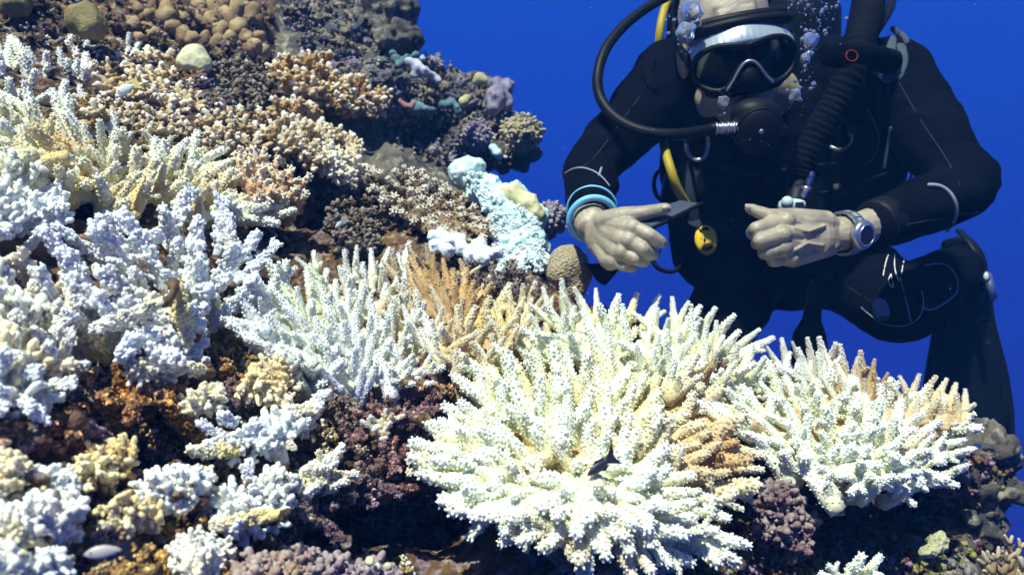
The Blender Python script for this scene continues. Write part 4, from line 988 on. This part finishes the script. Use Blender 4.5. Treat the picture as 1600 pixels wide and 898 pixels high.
def ring(c, ax, r, tr, m, name, parent, arc=(0, 6.2832), n=40, mtr=8, flat=1.0, el=1.0):
    ax = ax.normalized(); u = ax.orthogonal().normalized(); w = ax.cross(u)
    pts = [c + u * (r * math.cos(a)) + w * (r * el * math.sin(a)) for a in [arc[0] + (arc[1] - arc[0]) * i / n for i in range(n)]]
    return MB().tube(pts, tr, mtr, closed=True, flat=flat).build(name, m, parent)
# suit trim
dR = (J['wrR'] - J['elR']).normalized(); dL = (J['wrL'] - J['elL']).normalized()
seam('seam', [(878, 275), (890, 266), (905, 262), (922, 265), (938, 274), (952, 290)], .0016, M_SEAM, suit)
seam('seam', [(936, 274), (940, 262)], .002, M_SEAM, suit)
seam('seam', [(1452, 289), (1470, 291), (1486, 303), (1494, 322), (1492, 342), (1480, 360)], .0035, M_SEAM, suit)
for lo, r_ in ((0, .0028),):
    c = J['elL'].lerp(J['wrL'], .80); MB().tube([c - dL * .018, c - dL * .014, c + dL * .014, c + dL * .018], [.0385, .0405, .0395, .036], 24, c0=False, c1=False).build('cuff', M_RUB, suit)
    c = J['elR'].lerp(J['wrR'], .80); ring(c, dR, .0385, .0022, M_BLU, 'cuff_trim', suit)
br = ring(J['elR'].lerp(J['wrR'], .965), dR + Vector((.15, 0, 0)), .0355, .0052, M_BLU, 'wristband', diver)
tag(br, 'light blue rubber wristband')
seam('seam', [(1346, 480), (1370, 500), (1400, 510), (1430, 502), (1443, 480), (1440, 455)], .0013, M_SEAM, suit)
seam('seam', [(1408, 440), (1416, 470), (1423, 502)], .0013, M_SEAM, suit)
seam('seam', [(1440, 480), (1455, 484), (1475, 474), (1494, 458), (1496, 440), (1486, 420), (1470, 412), (1445, 415)], .0016, M_SEAM, suit)
for pts in (((1388, 398), (1384, 410), (1380, 430)), ((1398, 396), (1398, 420), (1406, 440), (1410, 418), (1416, 392)), ((1392, 428), (1396, 450), (1388, 440), (1392, 428))):
    seam('leg_print', pts, .0010, M_WHT, suit)
pb = MB(); c = S(1378, 484, .004)
pb.ball(c, (.016, .006, .022), 16, 10, Matrix.Rotation(R(-25), 3, 'Y')); kp = pb.build('knee_pad', M_GREYP2, diver)
for i in range(4):
    q = c + Vector((-.006 + i * .0045, -.0062, -.012)); MB().cap(q, .0011, q + Vector((.003, .001, -.008)), .0011, 6).build('ridge', M_RUB, kp)
# fin on the raised left foot
def fin():
    an = J['anL']; root = empty('fin', an, None, None); root.parent = diver; root.location = an - diver.location
    for k in ('label', 'category'): 
        if k in root: del root[k]
    fb = MB(); fb.cap(an + Vector((.0, .02, .0)), .05, P(1500, 400, 1.80), .046, 14); fb.cap(P(1500, 400, 1.80), .048, P(1512, 470, 1.80), .055, 14)
    link('foot_pocket', remesh(fb, .007, 5, [M_FINM]), root)
    L = [(1478, 440, .03), (1468, 500, .024), (1455, 560, .018), (1447, 600, .014), (1448, 640, .012), (1452, 700, .010)]
    Rr = [(1535, 440, .03), (1545, 500, .024), (1560, 560, .018), (1572, 600, .014), (1580, 640, .012), (1582, 700, .010)]
    mb = MB()
    for (a, b) in zip(zip(L[:-1], L[1:]), zip(Rr[:-1], Rr[1:])): pass
    k = 9
    g = []
    for i, (l, r) in enumerate(zip(L, Rr)):
        dd = 1.78 + .012 * i
        for sgn in (-1, 1):
            for j in range(k):
                t = j / (k - 1); p = P(l[0] + (r[0] - l[0]) * t, l[1], dd)
                rib = l[2] * (.45 + .55 * (abs(2 * t - 1) > .9)) + .003 * (j % 2)
                mb.v.append(p + Vector((0, sgn * rib, 0)))
    n = len(L)
    for i in range(n - 1):
        for s in (0, 1):
            for j in range(k - 1):
                a = (i * 2 + s) * k + j; b = ((i + 1) * 2 + s) * k + j
                mb.f.append((a, a + 1, b + 1, b) if s == 0 else (a, b, b + 1, a + 1)); mb.m.append(0)
        for j in (0, k - 1):
            a = i * 2 * k + j; b = (i + 1) * 2 * k + j
            mb.f.append((a, b, b + k, a + k) if j == 0 else (a, a + k, b + k, b)); mb.m.append(0)
    for i in (0, n - 1):
        for j in range(k - 1):
            a = i * 2 * k + j; mb.f.append((a, a + k, a + k + 1, a + 1) if i == 0 else (a, a + 1, a + k + 1, a + k)); mb.m.append(0)
    link('blade', mb.mesh('blade', M_FINM), root)
    MB().tube([p for p in (P(1447, 615, 1.80), P(1470, 470, 1.74), P(1490, 410, 1.72))], .006, 8).build('blade_rail', M_RUB, root)
    MB().tube(spl([P(1582, 690, 1.83), P(1574, 600, 1.81), P(1552, 510, 1.78), P(1538, 450, 1.75), P(1530, 410, 1.72)]), .007, 8).build('blade_rail', M_RUB, root)
    st = MB().tube(spl([P(1545, 440, 1.72), P(1532, 405, 1.69), P(1515, 378, 1.71), P(1500, 362, 1.76)]), .011, 10, flat=.5).build('heel_strap', M_RUB, root)
    bk = MB().box(P(1546, 448, 1.70), (.007, .008, .028), Matrix.Rotation(R(-14), 3, 'Y')); bk.ball(P(1541, 432, 1.695), (.009, .008, .012), 10, 8)
    b_ = bk.build('buckle', M_STEEL, root)
    MB().ball(P(1541, 432, 1.688), (.006, .004, .009), 10, 8).build('buckle_button', M_TEALB, b_)
fin()
# other fin and boot behind the coral stay hidden; the boot cuff shows as folds above the fin
bm_ = MB()
for i in range(4): bm_.ball(P(1492 + i * 7, 385 + i * 5, 1.75), (.03, .03, .016), 12, 8, Matrix.Rotation(R(20), 3, 'Y'))
link('boot', remesh(bm_, .006, 3, [M_NEO]), diver)

M_NAIL = plain('fingernail', (.40, .36, .27), .3, 0, .4)
for (x, y, d), rot, r_ in (((1169, 323, 1.1635), R(-35), (.0055, .002, .0036)), ((1040, 324, 1.1545), R(12), (.0058, .002, .0036)), ((1033, 377, 1.1355), R(-25), (.005, .002, .0035))):
    MB().ball(P(x, y, d), r_, 12, 8, Matrix.Rotation(-rot, 3, 'Y')).build('fingernail', M_NAIL, diver)
# mask
def mask():
    root = empty('mask', H(0, -.1, 0), None, None); root.parent = diver; root.location = H(0, -.1, 0) - diver.location
    def C(x, z, y=0): return H(x, -.1215 + y + 4.2 * x * x, z)
    half = [(0, .026), (.02, .029), (.045, .030), (.066, .024), (.080, .010), (.084, -.008), (.078, -.026), (.062, -.038), (.045, -.041), (.032, -.034), (.022, -.019), (.013, -.006), (0, -.001)]
    out = half + [(-x, z) for x, z in half[-2:0:-1]]
    ol = [Vector((x, z, 0)) for x, z in out]; ol = spl(ol + [ol[0]], 4)[:-1]
    MB().tube([C(p.x, p.y) for p in ol], .0052, 8, closed=True).build('frame', M_RUB, root)
    # lens with a little thickness
    ins = [(p.x * .97, .0 + (p.y + .004) * .95 - .004) for p in ol]
    lm = MB(); lm.prism([C(x, z, -.001) for x, z in ins], RH @ Vector((0, .003, 0)))
    me = lm.mesh('lens', M_LENS, False); bm = bmesh.new(); bm.from_mesh(me); bmesh.ops.triangulate(bm, faces=[f for f in bm.faces if len(f.verts) > 4]); bm.to_mesh(me); bm.free()
    link('lens', me, root)
    MB().tube(spl([C(x, z, -.005) for x, z in ((-.036, -.040), (-.026, -.026), (-.016, -.010), (-.008, -.001), (0, .002), (.008, -.001), (.016, -.010), (.026, -.026), (.038, -.040))], 4), .0026, 8).build('nose_bridge', M_DSTEEL, root)
    # skirt: rubber wall from frame back to the face, and a nose pocket
    sk = MB(); n = len(ol)
    r0 = [C(p.x, p.y, .001) for p in ol]; r1 = [H(p.x * .93, -.088 + 3.5 * p.x * p.x, p.y * 1.0 + (.012 if p.y > .01 else -.006)) for p in ol]
    r2 = [H(p.x * .88, -.080 + 3.5 * p.x * p.x, p.y * .92) for p in ol]
    for r_ in (r0, r1, r2): sk.v += r_
    for a in (0, n):
        for j in range(n): sk.f.append((a + j, a + (j + 1) % n, a + n + (j + 1) % n, a + n + j)); sk.m.append(0)
    sk.ball(H(0, -.112, -.026), (.021, .022, .024), 14, 10, RH); sk.ball(H(0, -.106, -.045), (.026, .016, .012), 14, 10, RH)
    sk.cap(H(-.055, -.088, -.044), .012, H(-.02, -.1, -.046), .013); sk.cap(H(.055, -.088, -.044), .012, H(.02, -.1, -.046), .013)
    sk.build('skirt', M_RUB, root)
    # silver crest along the top
    k = 49; cr = MB(); rows = 6
    for s in (0, 1):
        for i in range(rows):
            v = i / (rows - 1)
            for j in range(k):
                x = -.084 + .168 * j / (k - 1); ax = abs(x) / .084
                z0 = .028 - .018 * ax ** 3.5; h = .026 * (1 - .45 * ax ** 2) + .007 * math.exp(-(x / .03) ** 2); rib = (.0012 if j % 3 == 0 else 0) * (1 if v < .5 else 0)
                cr.v.append(H(x, -.124 + 4.2 * x * x + .026 * v ** 1.4 - rib + (0 if s == 0 else .004), z0 + .002 + h * v - (.0 if s == 0 else .001)))
    m_ = rows * k
    for i in range(rows - 1):
        for j in range(k - 1):
            a = i * k + j; cr.f.append((a, a + 1, a + k + 1, a + k)); cr.m.append(0); cr.f.append((m_ + a, m_ + a + k, m_ + a + k + 1, m_ + a + 1)); cr.m.append(0)
    for j in range(k - 1):
        for a in (0, (rows - 1) * k):
            q = (a + j, m_ + a + j, m_ + a + j + 1, a + j + 1); cr.f.append(q if a == 0 else q[::-1]); cr.m.append(0)
    for i in range(rows - 1):
        for a in (0, k - 1):
            q = (i * k + a, (i + 1) * k + a, m_ + (i + 1) * k + a, m_ + i * k + a); cr.f.append(q if a == 0 else q[::-1]); cr.m.append(0)
    cr.build('crest', M_SILV, root)
    tb = MB()
    tb.tube([H(x, -.094 + 4.5 * x * x, .058 - 1.6 * x * x) for x in [(-.08 + .16 * i / 20) for i in range(21)]], .0095, 10, flat=1.5)
    tb.tube([H(x, -.084 + 4.2 * x * x, .066 - 1.2 * x * x) for x in [(-.078 + .156 * i / 20) for i in range(21)]], .0085, 10)
    tb.build('skirt_flange', M_RUB, root)
    for s in (-1, 1):
        st = [H(s * x, y, z) for x, y, z in ((.080, -.085, .006), (.088, -.05, .016), (.087, .0, .03), (.083, .05, .045), (.05, .11, .06), (0, .128, .065))]
        MB().tube(spl(st, 4), .013, 8, flat=.3, side=RH @ Vector((0, 0, 1))).build('strap', M_RUB, root)
        MB().box(H(s * .086, -.07, .01), (.004, .012, .012), RH).build('strap_buckle', M_RUB, root)
mask()
# regulator second stage with its hose
def regulator():
    c = P(1186, 206, 1.235); ax = (RH @ Vector((.04, -1, -.05))).normalized()
    u = Vector((0, 0, 1)) - ax * ax.z; u.normalize(); w = ax.cross(u)
    root = empty('regulator', c, None, None); root.parent = diver; root.location = c - diver.location
    mth = H(0, -.098, -.078)
    mb = MB(); mb.cap(mth, .020, c - ax * .02, .027); mb.ball(c - ax * .034, .030, 16, 10); mb.cap(c - ax * .012 - w * .036, .014, c - ax * .012 + w * .036, .014)
    mb.ball(c - ax * .03 + u * .02, (.04, .03, .026), 14, 10)
    link('second_stage', remesh(mb, .004, 4, [M_RUB]), root)
    MB().tube([c - ax * .012, c, c + ax * .005, c + ax * .0085, c + ax * .0095], [.0375, .037, .033, .018, .003], 28, c0=False, c1=False).build('front_cover', M_RUB, root)
    dome = lambda r: ax * (.0098 - 7.5 * r * r)
    f0 = c
    fr = MB(); fr.tube([f0 + (u * math.cos(a) + w * math.sin(a)) * .0365 + ax * .001 for a in [2 * math.pi * i / 32 for i in range(32)]], .0022, 6, closed=True); fr.build('cover_rim', M_RUB, root)
    # printed marks: a dot, an arc of dashes and two short lines
    up_ = u
    
    MB().tube([f0 + ax * .0085 + u * .003, f0 + ax * .0108 + u * .003], [.0040, .0036], 12, c1=False).build('cover_logo', M_DSTEEL, root)
    mk = MB()
    for i in range(15):
        a = R(-58 + 116 * i / 14); p = u * (math.cos(a) * .020) + w * (math.sin(a) * .020)
        mk.ball(f0 + p + dome(.020), .0009, 6, 4)
    for (x0, y0), (x1, y1) in (((-.016, -.018), (-.002, -.012)), ((.012, -.012), (.016, -.010))):
        mk.cap(f0 + w * x0 + u * y0 + dome(.021), .0011, f0 + w * x1 + u * y1 + dome(.015), .0011, 6)
    mk.build('cover_print', M_DSTEEL, root)
    sw = MB(); a0 = P(1152, 199, 1.235); a1 = P(1116, 201, 1.235); dv = (a1 - a0).normalized()
    for i in range(8):
        t = i / 8; sw.tube([a0.lerp(a1, t), a0.lerp(a1, t + .08)], [.0085 + .0012 * (i % 2)] * 2, 14, c0=False, c1=False)
    sw.cap(a0, .0068, a1, .0068, 12); sw.build('swivel', M_STEEL, root)
    hp = [a1, P(1095, 206, 1.26), P(1060, 210, 1.30), P(1020, 208, 1.33), P(985, 198, 1.35), P(955, 178, 1.37), P(937, 150, 1.39), P(934, 118, 1.40), P(945, 80, 1.42), P(968, 48, 1.45), P(1000, 20, 1.48), P(1040, -4, 1.52), P(1090, -25, 1.58), P(1150, -30, 1.68), P(1200, 0, 1.75)]
    MB().tube(spl(hp, 6), .0095, 12).build('hose', M_RUB, root)
regulator()
# corrugated inflator hose, collar and inflator end
M_HOSE = plain('ribbed_hose_rubber', (.004, .005, .008), .8, 0, .05)
def inflator():
    root = empty('inflator', S(1300, 150), None, None); root.parent = diver; root.location = S(1300, 150) - diver.location
    pts = spl([P(1362, -40, 1.53), P(1356, 10, 1.45), P(1345, 60, 1.405), P(1330, 110, 1.39), P(1306, 160, 1.40), P(1280, 205, 1.41), P(1258, 250, 1.42), P(1246, 280, 1.43)], 20)
    n = len(pts); rad = [(.0295 - .006 * i / n) + (.0008 if (i % 4) < 2 else -.0010) for i in range(n)]
    MB().tube(pts, rad, 20).build('corrugated_hose', M_HOSE, root)
    cl = MB(); c = P(1335, 88, 1.375)
    cl.tube(spl([P(1288, 84, 1.44), P(1305, 86, 1.385), P(1335, 89, 1.365), P(1370, 92, 1.385), P(1400, 100, 1.45)], 5), .022, 10, flat=.35, side=(0, 0, 1)); cl.build('hose_collar', M_VEST, root)
    ring(P(1331, 87, 1.354), Vector((0, -1, .1)),   .0098, .0007, M_RED, 'collar_mark', root, n=28, mtr=6)
    cn = MB(); a = P(1268, 272, 1.39); b = P(1256, 306, 1.38)
    cn.tube([a, a.lerp(b, .35), a.lerp(b, .36), a.lerp(b, .62), a.lerp(b, .63), a.lerp(b, .78), a.lerp(b, .79), b], [.0065, .0065, .0052, .0052, .0095, .0095, .006, .006], 14); cn.build('connector', M_STEEL, root)
    MB().cap(P(1250, 285, 1.43), .022, P(1238, 330, 1.40), .019, 14).build('inflator_body', M_RUB, root)
    bt = MB(); c = P(1238, 318, 1.365); bt.cap(P(1228, 322, 1.365), .014, P(1250, 320, 1.36), .010, 14); bt.ball(P(1230, 316, 1.355), .0105, 12, 8); o = bt.build('inflator_button', M_TEALB, root)
    for i in range(3): MB().cap(P(1243, 317 + i * 4, 1.3495), .0009, P(1256, 316 + i * 3, 1.3495), .0009, 6).build('groove', M_RUB, o)
inflator()
MB().tube(spl([P(1398, -30, 1.60), P(1392, 8, 1.52), P(1380, 32, 1.47), P(1366, 52, 1.45), P(1350, 62, 1.46)]), .0085, 10).build('low_pressure_hose', M_RUB, diver)
yh = MB().tube(spl([P(1060, -30, 1.66), P(1040, 10, 1.62), P(1031, 50, 1.60), P(1029, 100, 1.62), P(1028, 160, 1.62), P(1036, 220, 1.50), P(1047, 262, 1.45), P(1060, 298, 1.46), P(1080, 330, 1.50), P(1100, 360, 1.53)]), .0085, 12).build('octopus_hose', M_YEL, diver)
yo = MB(); c = S(1103, 374, .022); n_ = Vector((-.25, -1, .15)).normalized(); u_ = Vector((-.18, 0, 1)).normalized(); w_ = n_.cross(u_).normalized(); u_ = w_.cross(n_)
for i in range(1): yo.tube([c + n_ * -.025, c + n_ * .0, c + n_ * .006, c + n_ * .010, c + n_ * .011], [.028, .0275, .024, .013, .002], 28, c0=False, c1=False)
me = yo.mesh('octopus_regulator', M_YELP)
for v in me.vertices:
    q = v.co - c; v.co = c + w_ * (q.dot(w_) * .74) + u_ * q.dot(u_) + n_ * (q.dot(n_) * .55)
oc = link('octopus_regulator', me, diver)
for sg in (-1, 1):
    for i in range(4):
        x = (-.008 + .0055 * i) * .8; q = c + w_ * x + u_ * (sg * (.0195 - abs(x) * .35)) + n_ * .0062
        MB().cap(q - w_ * .0014 - u_ * .002 * sg, .0017, q + w_ * .001 + u_ * .0028 * sg, .0017, 6).build('vent_slot', M_RUB, oc)
MB().ball(c + w_ * .003 - u_ * .004 + n_ * .0135, (.0022, .0015, .004), 8, 6).build('purge_mark', M_RUB, oc)
# vest fittings
def dring(cx, cy, flip):
    pts = [S(cx + x, cy + y, .006) for x, y in ((-17, -14), (-17, 0), (-13, 10), (-4, 17), (6, 17), (13, 9), (16, -4), (16, -16))] if not flip else \
          [S(cx + x, cy + y, .006) for x, y in ((-20, 14), (-10, 18), (0, 17), (9, 10), (13, 0), (14, -12), (15, -18))]
    o = MB().tube(spl(pts, 4), .0042, 8, flat=.6).build('d_ring', M_STEEL if flip else M_DSTEEL, vest)
    h = MB()
    for p in spl(pts, 2)[1::2]: h.ball(p + Vector((0, -.0035, 0)), .0013, 6, 4)
    h.build('ring_holes', M_RUB, o)
dring(1090, 232, False); dring(1318, 216, True)
def strip(name, pts, wd, m, parent, th=.004):
    c = spl([Vector((x, y, 0)) for x, y in pts], 4); q = [S(v.x, v.y, .003) for v in c]
    mb = MB(); mb.tube(q, wd / 2, 8, flat=th / wd, side=(1, 0, .2)); return mb.build(name, m, parent)
for pts, wd in ((((1392, 60), (1390, 80), (1380, 98)), .022), (((1408, 72), (1412, 95), (1404, 118)), .018), (((1368, 108), (1385, 122), (1400, 118)), .022), (((1396, 46), (1408, 55), (1416, 66)), .014)):
    strip('shoulder_panel', pts, wd, M_PAD, vest)
for pts, wd in ((((1075, 155), (1090, 175), (1112, 190)), .045), (((1018, 95), (1012, 115), (1020, 135)), .02), (((1342, 135), (1335, 170), (1325, 205)), .034)):
    strip('strap', pts, wd, M_VEST, vest, .007)
MB().tube(spl([P(1428, 250, 1.60), P(1424, 272, 1.60), P(1416, 295, 1.60), P(1404, 318, 1.60)]), .0024, 6).build('piping', M_RED, vest)
seam('zip', [(1392, 200), (1386, 235), (1382, 262)], .003, M_PAD, vest)
seam('seam', [(1356, 172), (1372, 205), (1370, 240), (1352, 258)], .0014, M_PAD, vest)
for pts, wd in ((((1120, 262), (1180, 274), (1240, 270), (1300, 262)), .026), (((1090, 345), (1150, 358), (1190, 360)), .04), (((1290, 300), (1330, 292), (1375, 275)), .03), (((1085, 255), (1082, 300), (1088, 340)), .03)):
    strip('webbing_strap', pts, wd, M_WEB, vest, .005)
for x, y, a in ((1196, 272, 8), (1338, 200, -12), (1085, 215, 6), (1310, 296, -10)):
    MB().box(S(x, y, .006), (.016, .004, .012), Matrix.Rotation(R(a), 3, 'Y')).build('strap_buckle', M_RUB, vest)
for pts in (((1405, 130), (1440, 190), (1480, 250), (1500, 290)), ((1000, 150), (960, 205), (925, 250), (905, 262)), ((1360, 365), (1420, 350), (1480, 340), (1530, 330)), ((1250, 420), (1310, 440), (1360, 470))):
    seam('stitch_line', pts, .0009, M_STITCH, suit)
for pts, r_ in ((spl([P(1058, 268, 1.5), P(1030, 268, 1.5), P(1022, 285, 1.5), P(1026, 305, 1.5), P(1040, 318, 1.52)]), .0042), (spl([P(1030, 392, 1.52), P(1020, 405, 1.52), P(1030, 420, 1.52), P(1052, 424, 1.53), P(1068, 412, 1.55)]), .0045)):
    MB().tube(pts, r_, 8).build('cord_loop', M_RUB, diver)
MB().box(P(1048, 290, 1.54), (.014, .02, .032), Matrix.Rotation(R(8), 3, 'Y')).build('hose_clip', M_RUB, diver)
st = MB(); st.tube([P(1190, 405, 1.6), P(1192, 440, 1.6), P(1195, 460, 1.6), P(1200, 474, 1.6)], [.005, .006, .010, .004], 8, flat=.4); st.build('strap_end', M_VEST, diver)
gh = MB(); gh.tube(spl([P(1278, 395, 1.66), P(1275, 425, 1.64), P(1272, 450, 1.62)]), .007, 10)
gh.tube([P(1272, 450, 1.62), P(1272, 470, 1.62), P(1268, 500, 1.62), P(1265, 522, 1.62), P(1264, 560, 1.62)], [.013, .016, .020, .034, .040], 16, flat=.6); gh.build('gauge_console', M_RUB, diver)
tk = MB(); tk.cap(P(1250, 20, 1.86), .09, P(1255, 330, 2.08), .09, 24); tk.build('air_tank', M_FINM, diver)
tf = MB(); tf.box(P(1068, 60, 1.60), (.028, .04, .07), Matrix.Rotation(R(4), 3, 'Y')); tf.build('vest_wing', M_VEST, diver)
# watch
def watch():
    c = J['wrL'] + (P(1306, 366, 1.215) - J['wrL']) * .55; ax = (P(1306, 366, 1.215) - J['wrL']).normalized()
    root = empty('watch', c, None, None); root.parent = diver; root.location = c - diver.location
    tw = Vector((0, -1, 0)) - ax * ax.dot(Vector((0, -1, 0))); tw.normalize(); up_ = ax.cross(tw); 
    if up_.z < 0: up_ = -up_
    f = (tw * .96 - up_ * .20).normalized(); g = ax.cross(f); 
    if g.z < 0: g = -g
    cc = c + f * .033
    MB().tube([cc - f * .006, cc + f * .002, cc + f * .006], [.0225, .0225, .0195], 28, c0=False, c1=False).build('case', M_STEEL, root)
    rim = [cc + f * .0068 + (ax * math.cos(a) + g * math.sin(a)) * .0165 for a in [R(22.5 + 45 * i) for i in range(8)]]
    MB().tube(rim, .0014, 6, closed=True).build('bezel', M_STEEL, root)
    MB().prism([cc + f * .0072 + (ax * math.cos(a) + g * math.sin(a)) * .0155 for a in [R(22.5 + 45 * i) for i in range(8)]], -f * .003).build('screen', M_LCD, root, smooth=False)
    for s in (-1, 1):
        for i in range(6):
            a = R(38 + 22 * i) * s; r_ = .0325
            q = c + f * (r_ * math.cos(a)) + g * (r_ * math.sin(a)); n = (q - c).normalized(); t = ax.cross(n)
            Mx = Matrix((ax, t, n)).transposed()
            MB().box(q, (.0105 - .0007 * i, .0058, .0018), Mx).build('strap_link', M_STEEL, root, smooth=False)
            if i < 3: MB().box(q + n * .0012, (.0035, .005, .0012), Mx).build('centre_link', M_SILV, root, smooth=False)
watch()
# clear slate held in the right hand
def slate():
    a, b, c_, d_ = P(984, 341, 1.168), P(1018, 357, 1.146), P(1096, 318, 1.21), P(1062, 313, 1.232)
    m = plain('scuffed_grey_slate', (.05, .065, .095), .4, 0, .5, .4, 150)
    root = MB().prism([a, b, c_, d_], Vector((0, .004, -.002))).build('slate', m, None, False)
    tag(root, 'small grey dive slate pinched under the diver\'s thumb', 'slate')
    MB().tube([b + Vector((0, -.001, 0)), b.lerp(c_, .5) + Vector((0, -.001, -.0005)), c_ + Vector((0, -.001, 0))], .0032, 6).build('rim', M_RUB, root)
slate()
wd = MB(); wd.prism([P(916, 412, 1.30), P(975, 410, 1.30), P(962, 428, 1.30), P(946, 446, 1.30), P(935, 440, 1.30)], Vector((0, .02, 0)))  # dark wedge of gear dangling behind the hand, not a lamp
tag(wd.build('gear_wedge', M_RUB, None, False), 'black wedge shaped gear hanging below the diver\'s left hand in the picture', 'dive gear')

# exhaled air
def bubbles():
    rng = random.Random(2)
    big = [((1080, 18), 17, 1.27, 'uppermost large air bubble at the left temple of the diver'), ((1071, 52), 15, 1.26, 'large silvery air bubble beside the left end of the mask'),
           ((1263, 66), 13, 1.27, 'blue lit air bubble at the right edge of the mask'), ((1258, 92), 9, 1.27, 'smaller air bubble under the right edge of the mask'),
           ((1130, 160), 9, 1.24, 'air bubble clinging left of the mouthpiece'), ((1243, 148), 9, 1.24, 'air bubble right of the mouthpiece')]
    for (x, y), r, d, lab in big:
        mb = MB(); rr = r / F * d; c = P(x, y, d)
        mb.ball(c, (rr, rr * .8, rr * 1.15), 14, 10)
        for i in range(5): mb.ball(c + Vector((rng.uniform(-.8, .8) * rr, rng.uniform(-.5, .3) * rr, rng.uniform(-1.1, 1.0) * rr)), rr * rng.uniform(.35, .6), 10, 7)
        me = remesh(mb, .0022, 2, [M_AIR], disp=lambda c: noise.noise(c * 90) * .0016)
        tag(link('air_bubble', me), lab, 'bubble', 'air bubbles round the diver\'s head')
    mb = MB()
    for x0, y0, sx, sy, n in ((1282, 10, 20, 30, 110), (1250, 10, 18, 18, 40), (1262, 100, 7, 34, 50), (1243, 150, 6, 16, 22), (1130, 158, 6, 14, 22), (1066, 35, 16, 28, 40)):
        for i in range(n):
            r = rng.choice((.0004, .0006, .0006, .0009, .0009, .0013, .002, .0032)); mb.ball(P(rng.gauss(x0, sx), rng.gauss(y0, sy), rng.uniform(1.2, 1.29)), r, 7, 5)
    o = mb.build('bubble_spray', M_AIR); o['kind'] = 'stuff'
bubbles()

def specks():
    rng = random.Random(9); mb = MB()
    for i in range(240):
        y = rng.uniform(.5, 2.4); mb.ball(P(rng.uniform(-20, 1620), rng.uniform(-20, 920), y), rng.choice((.00025, .0003, .0004, .0006)) * y, 5, 4)
    o = mb.build('drifting_particles', plain('drifting_particle', (.5, .55, .55), .8)); o['kind'] = 'stuff'
specks()
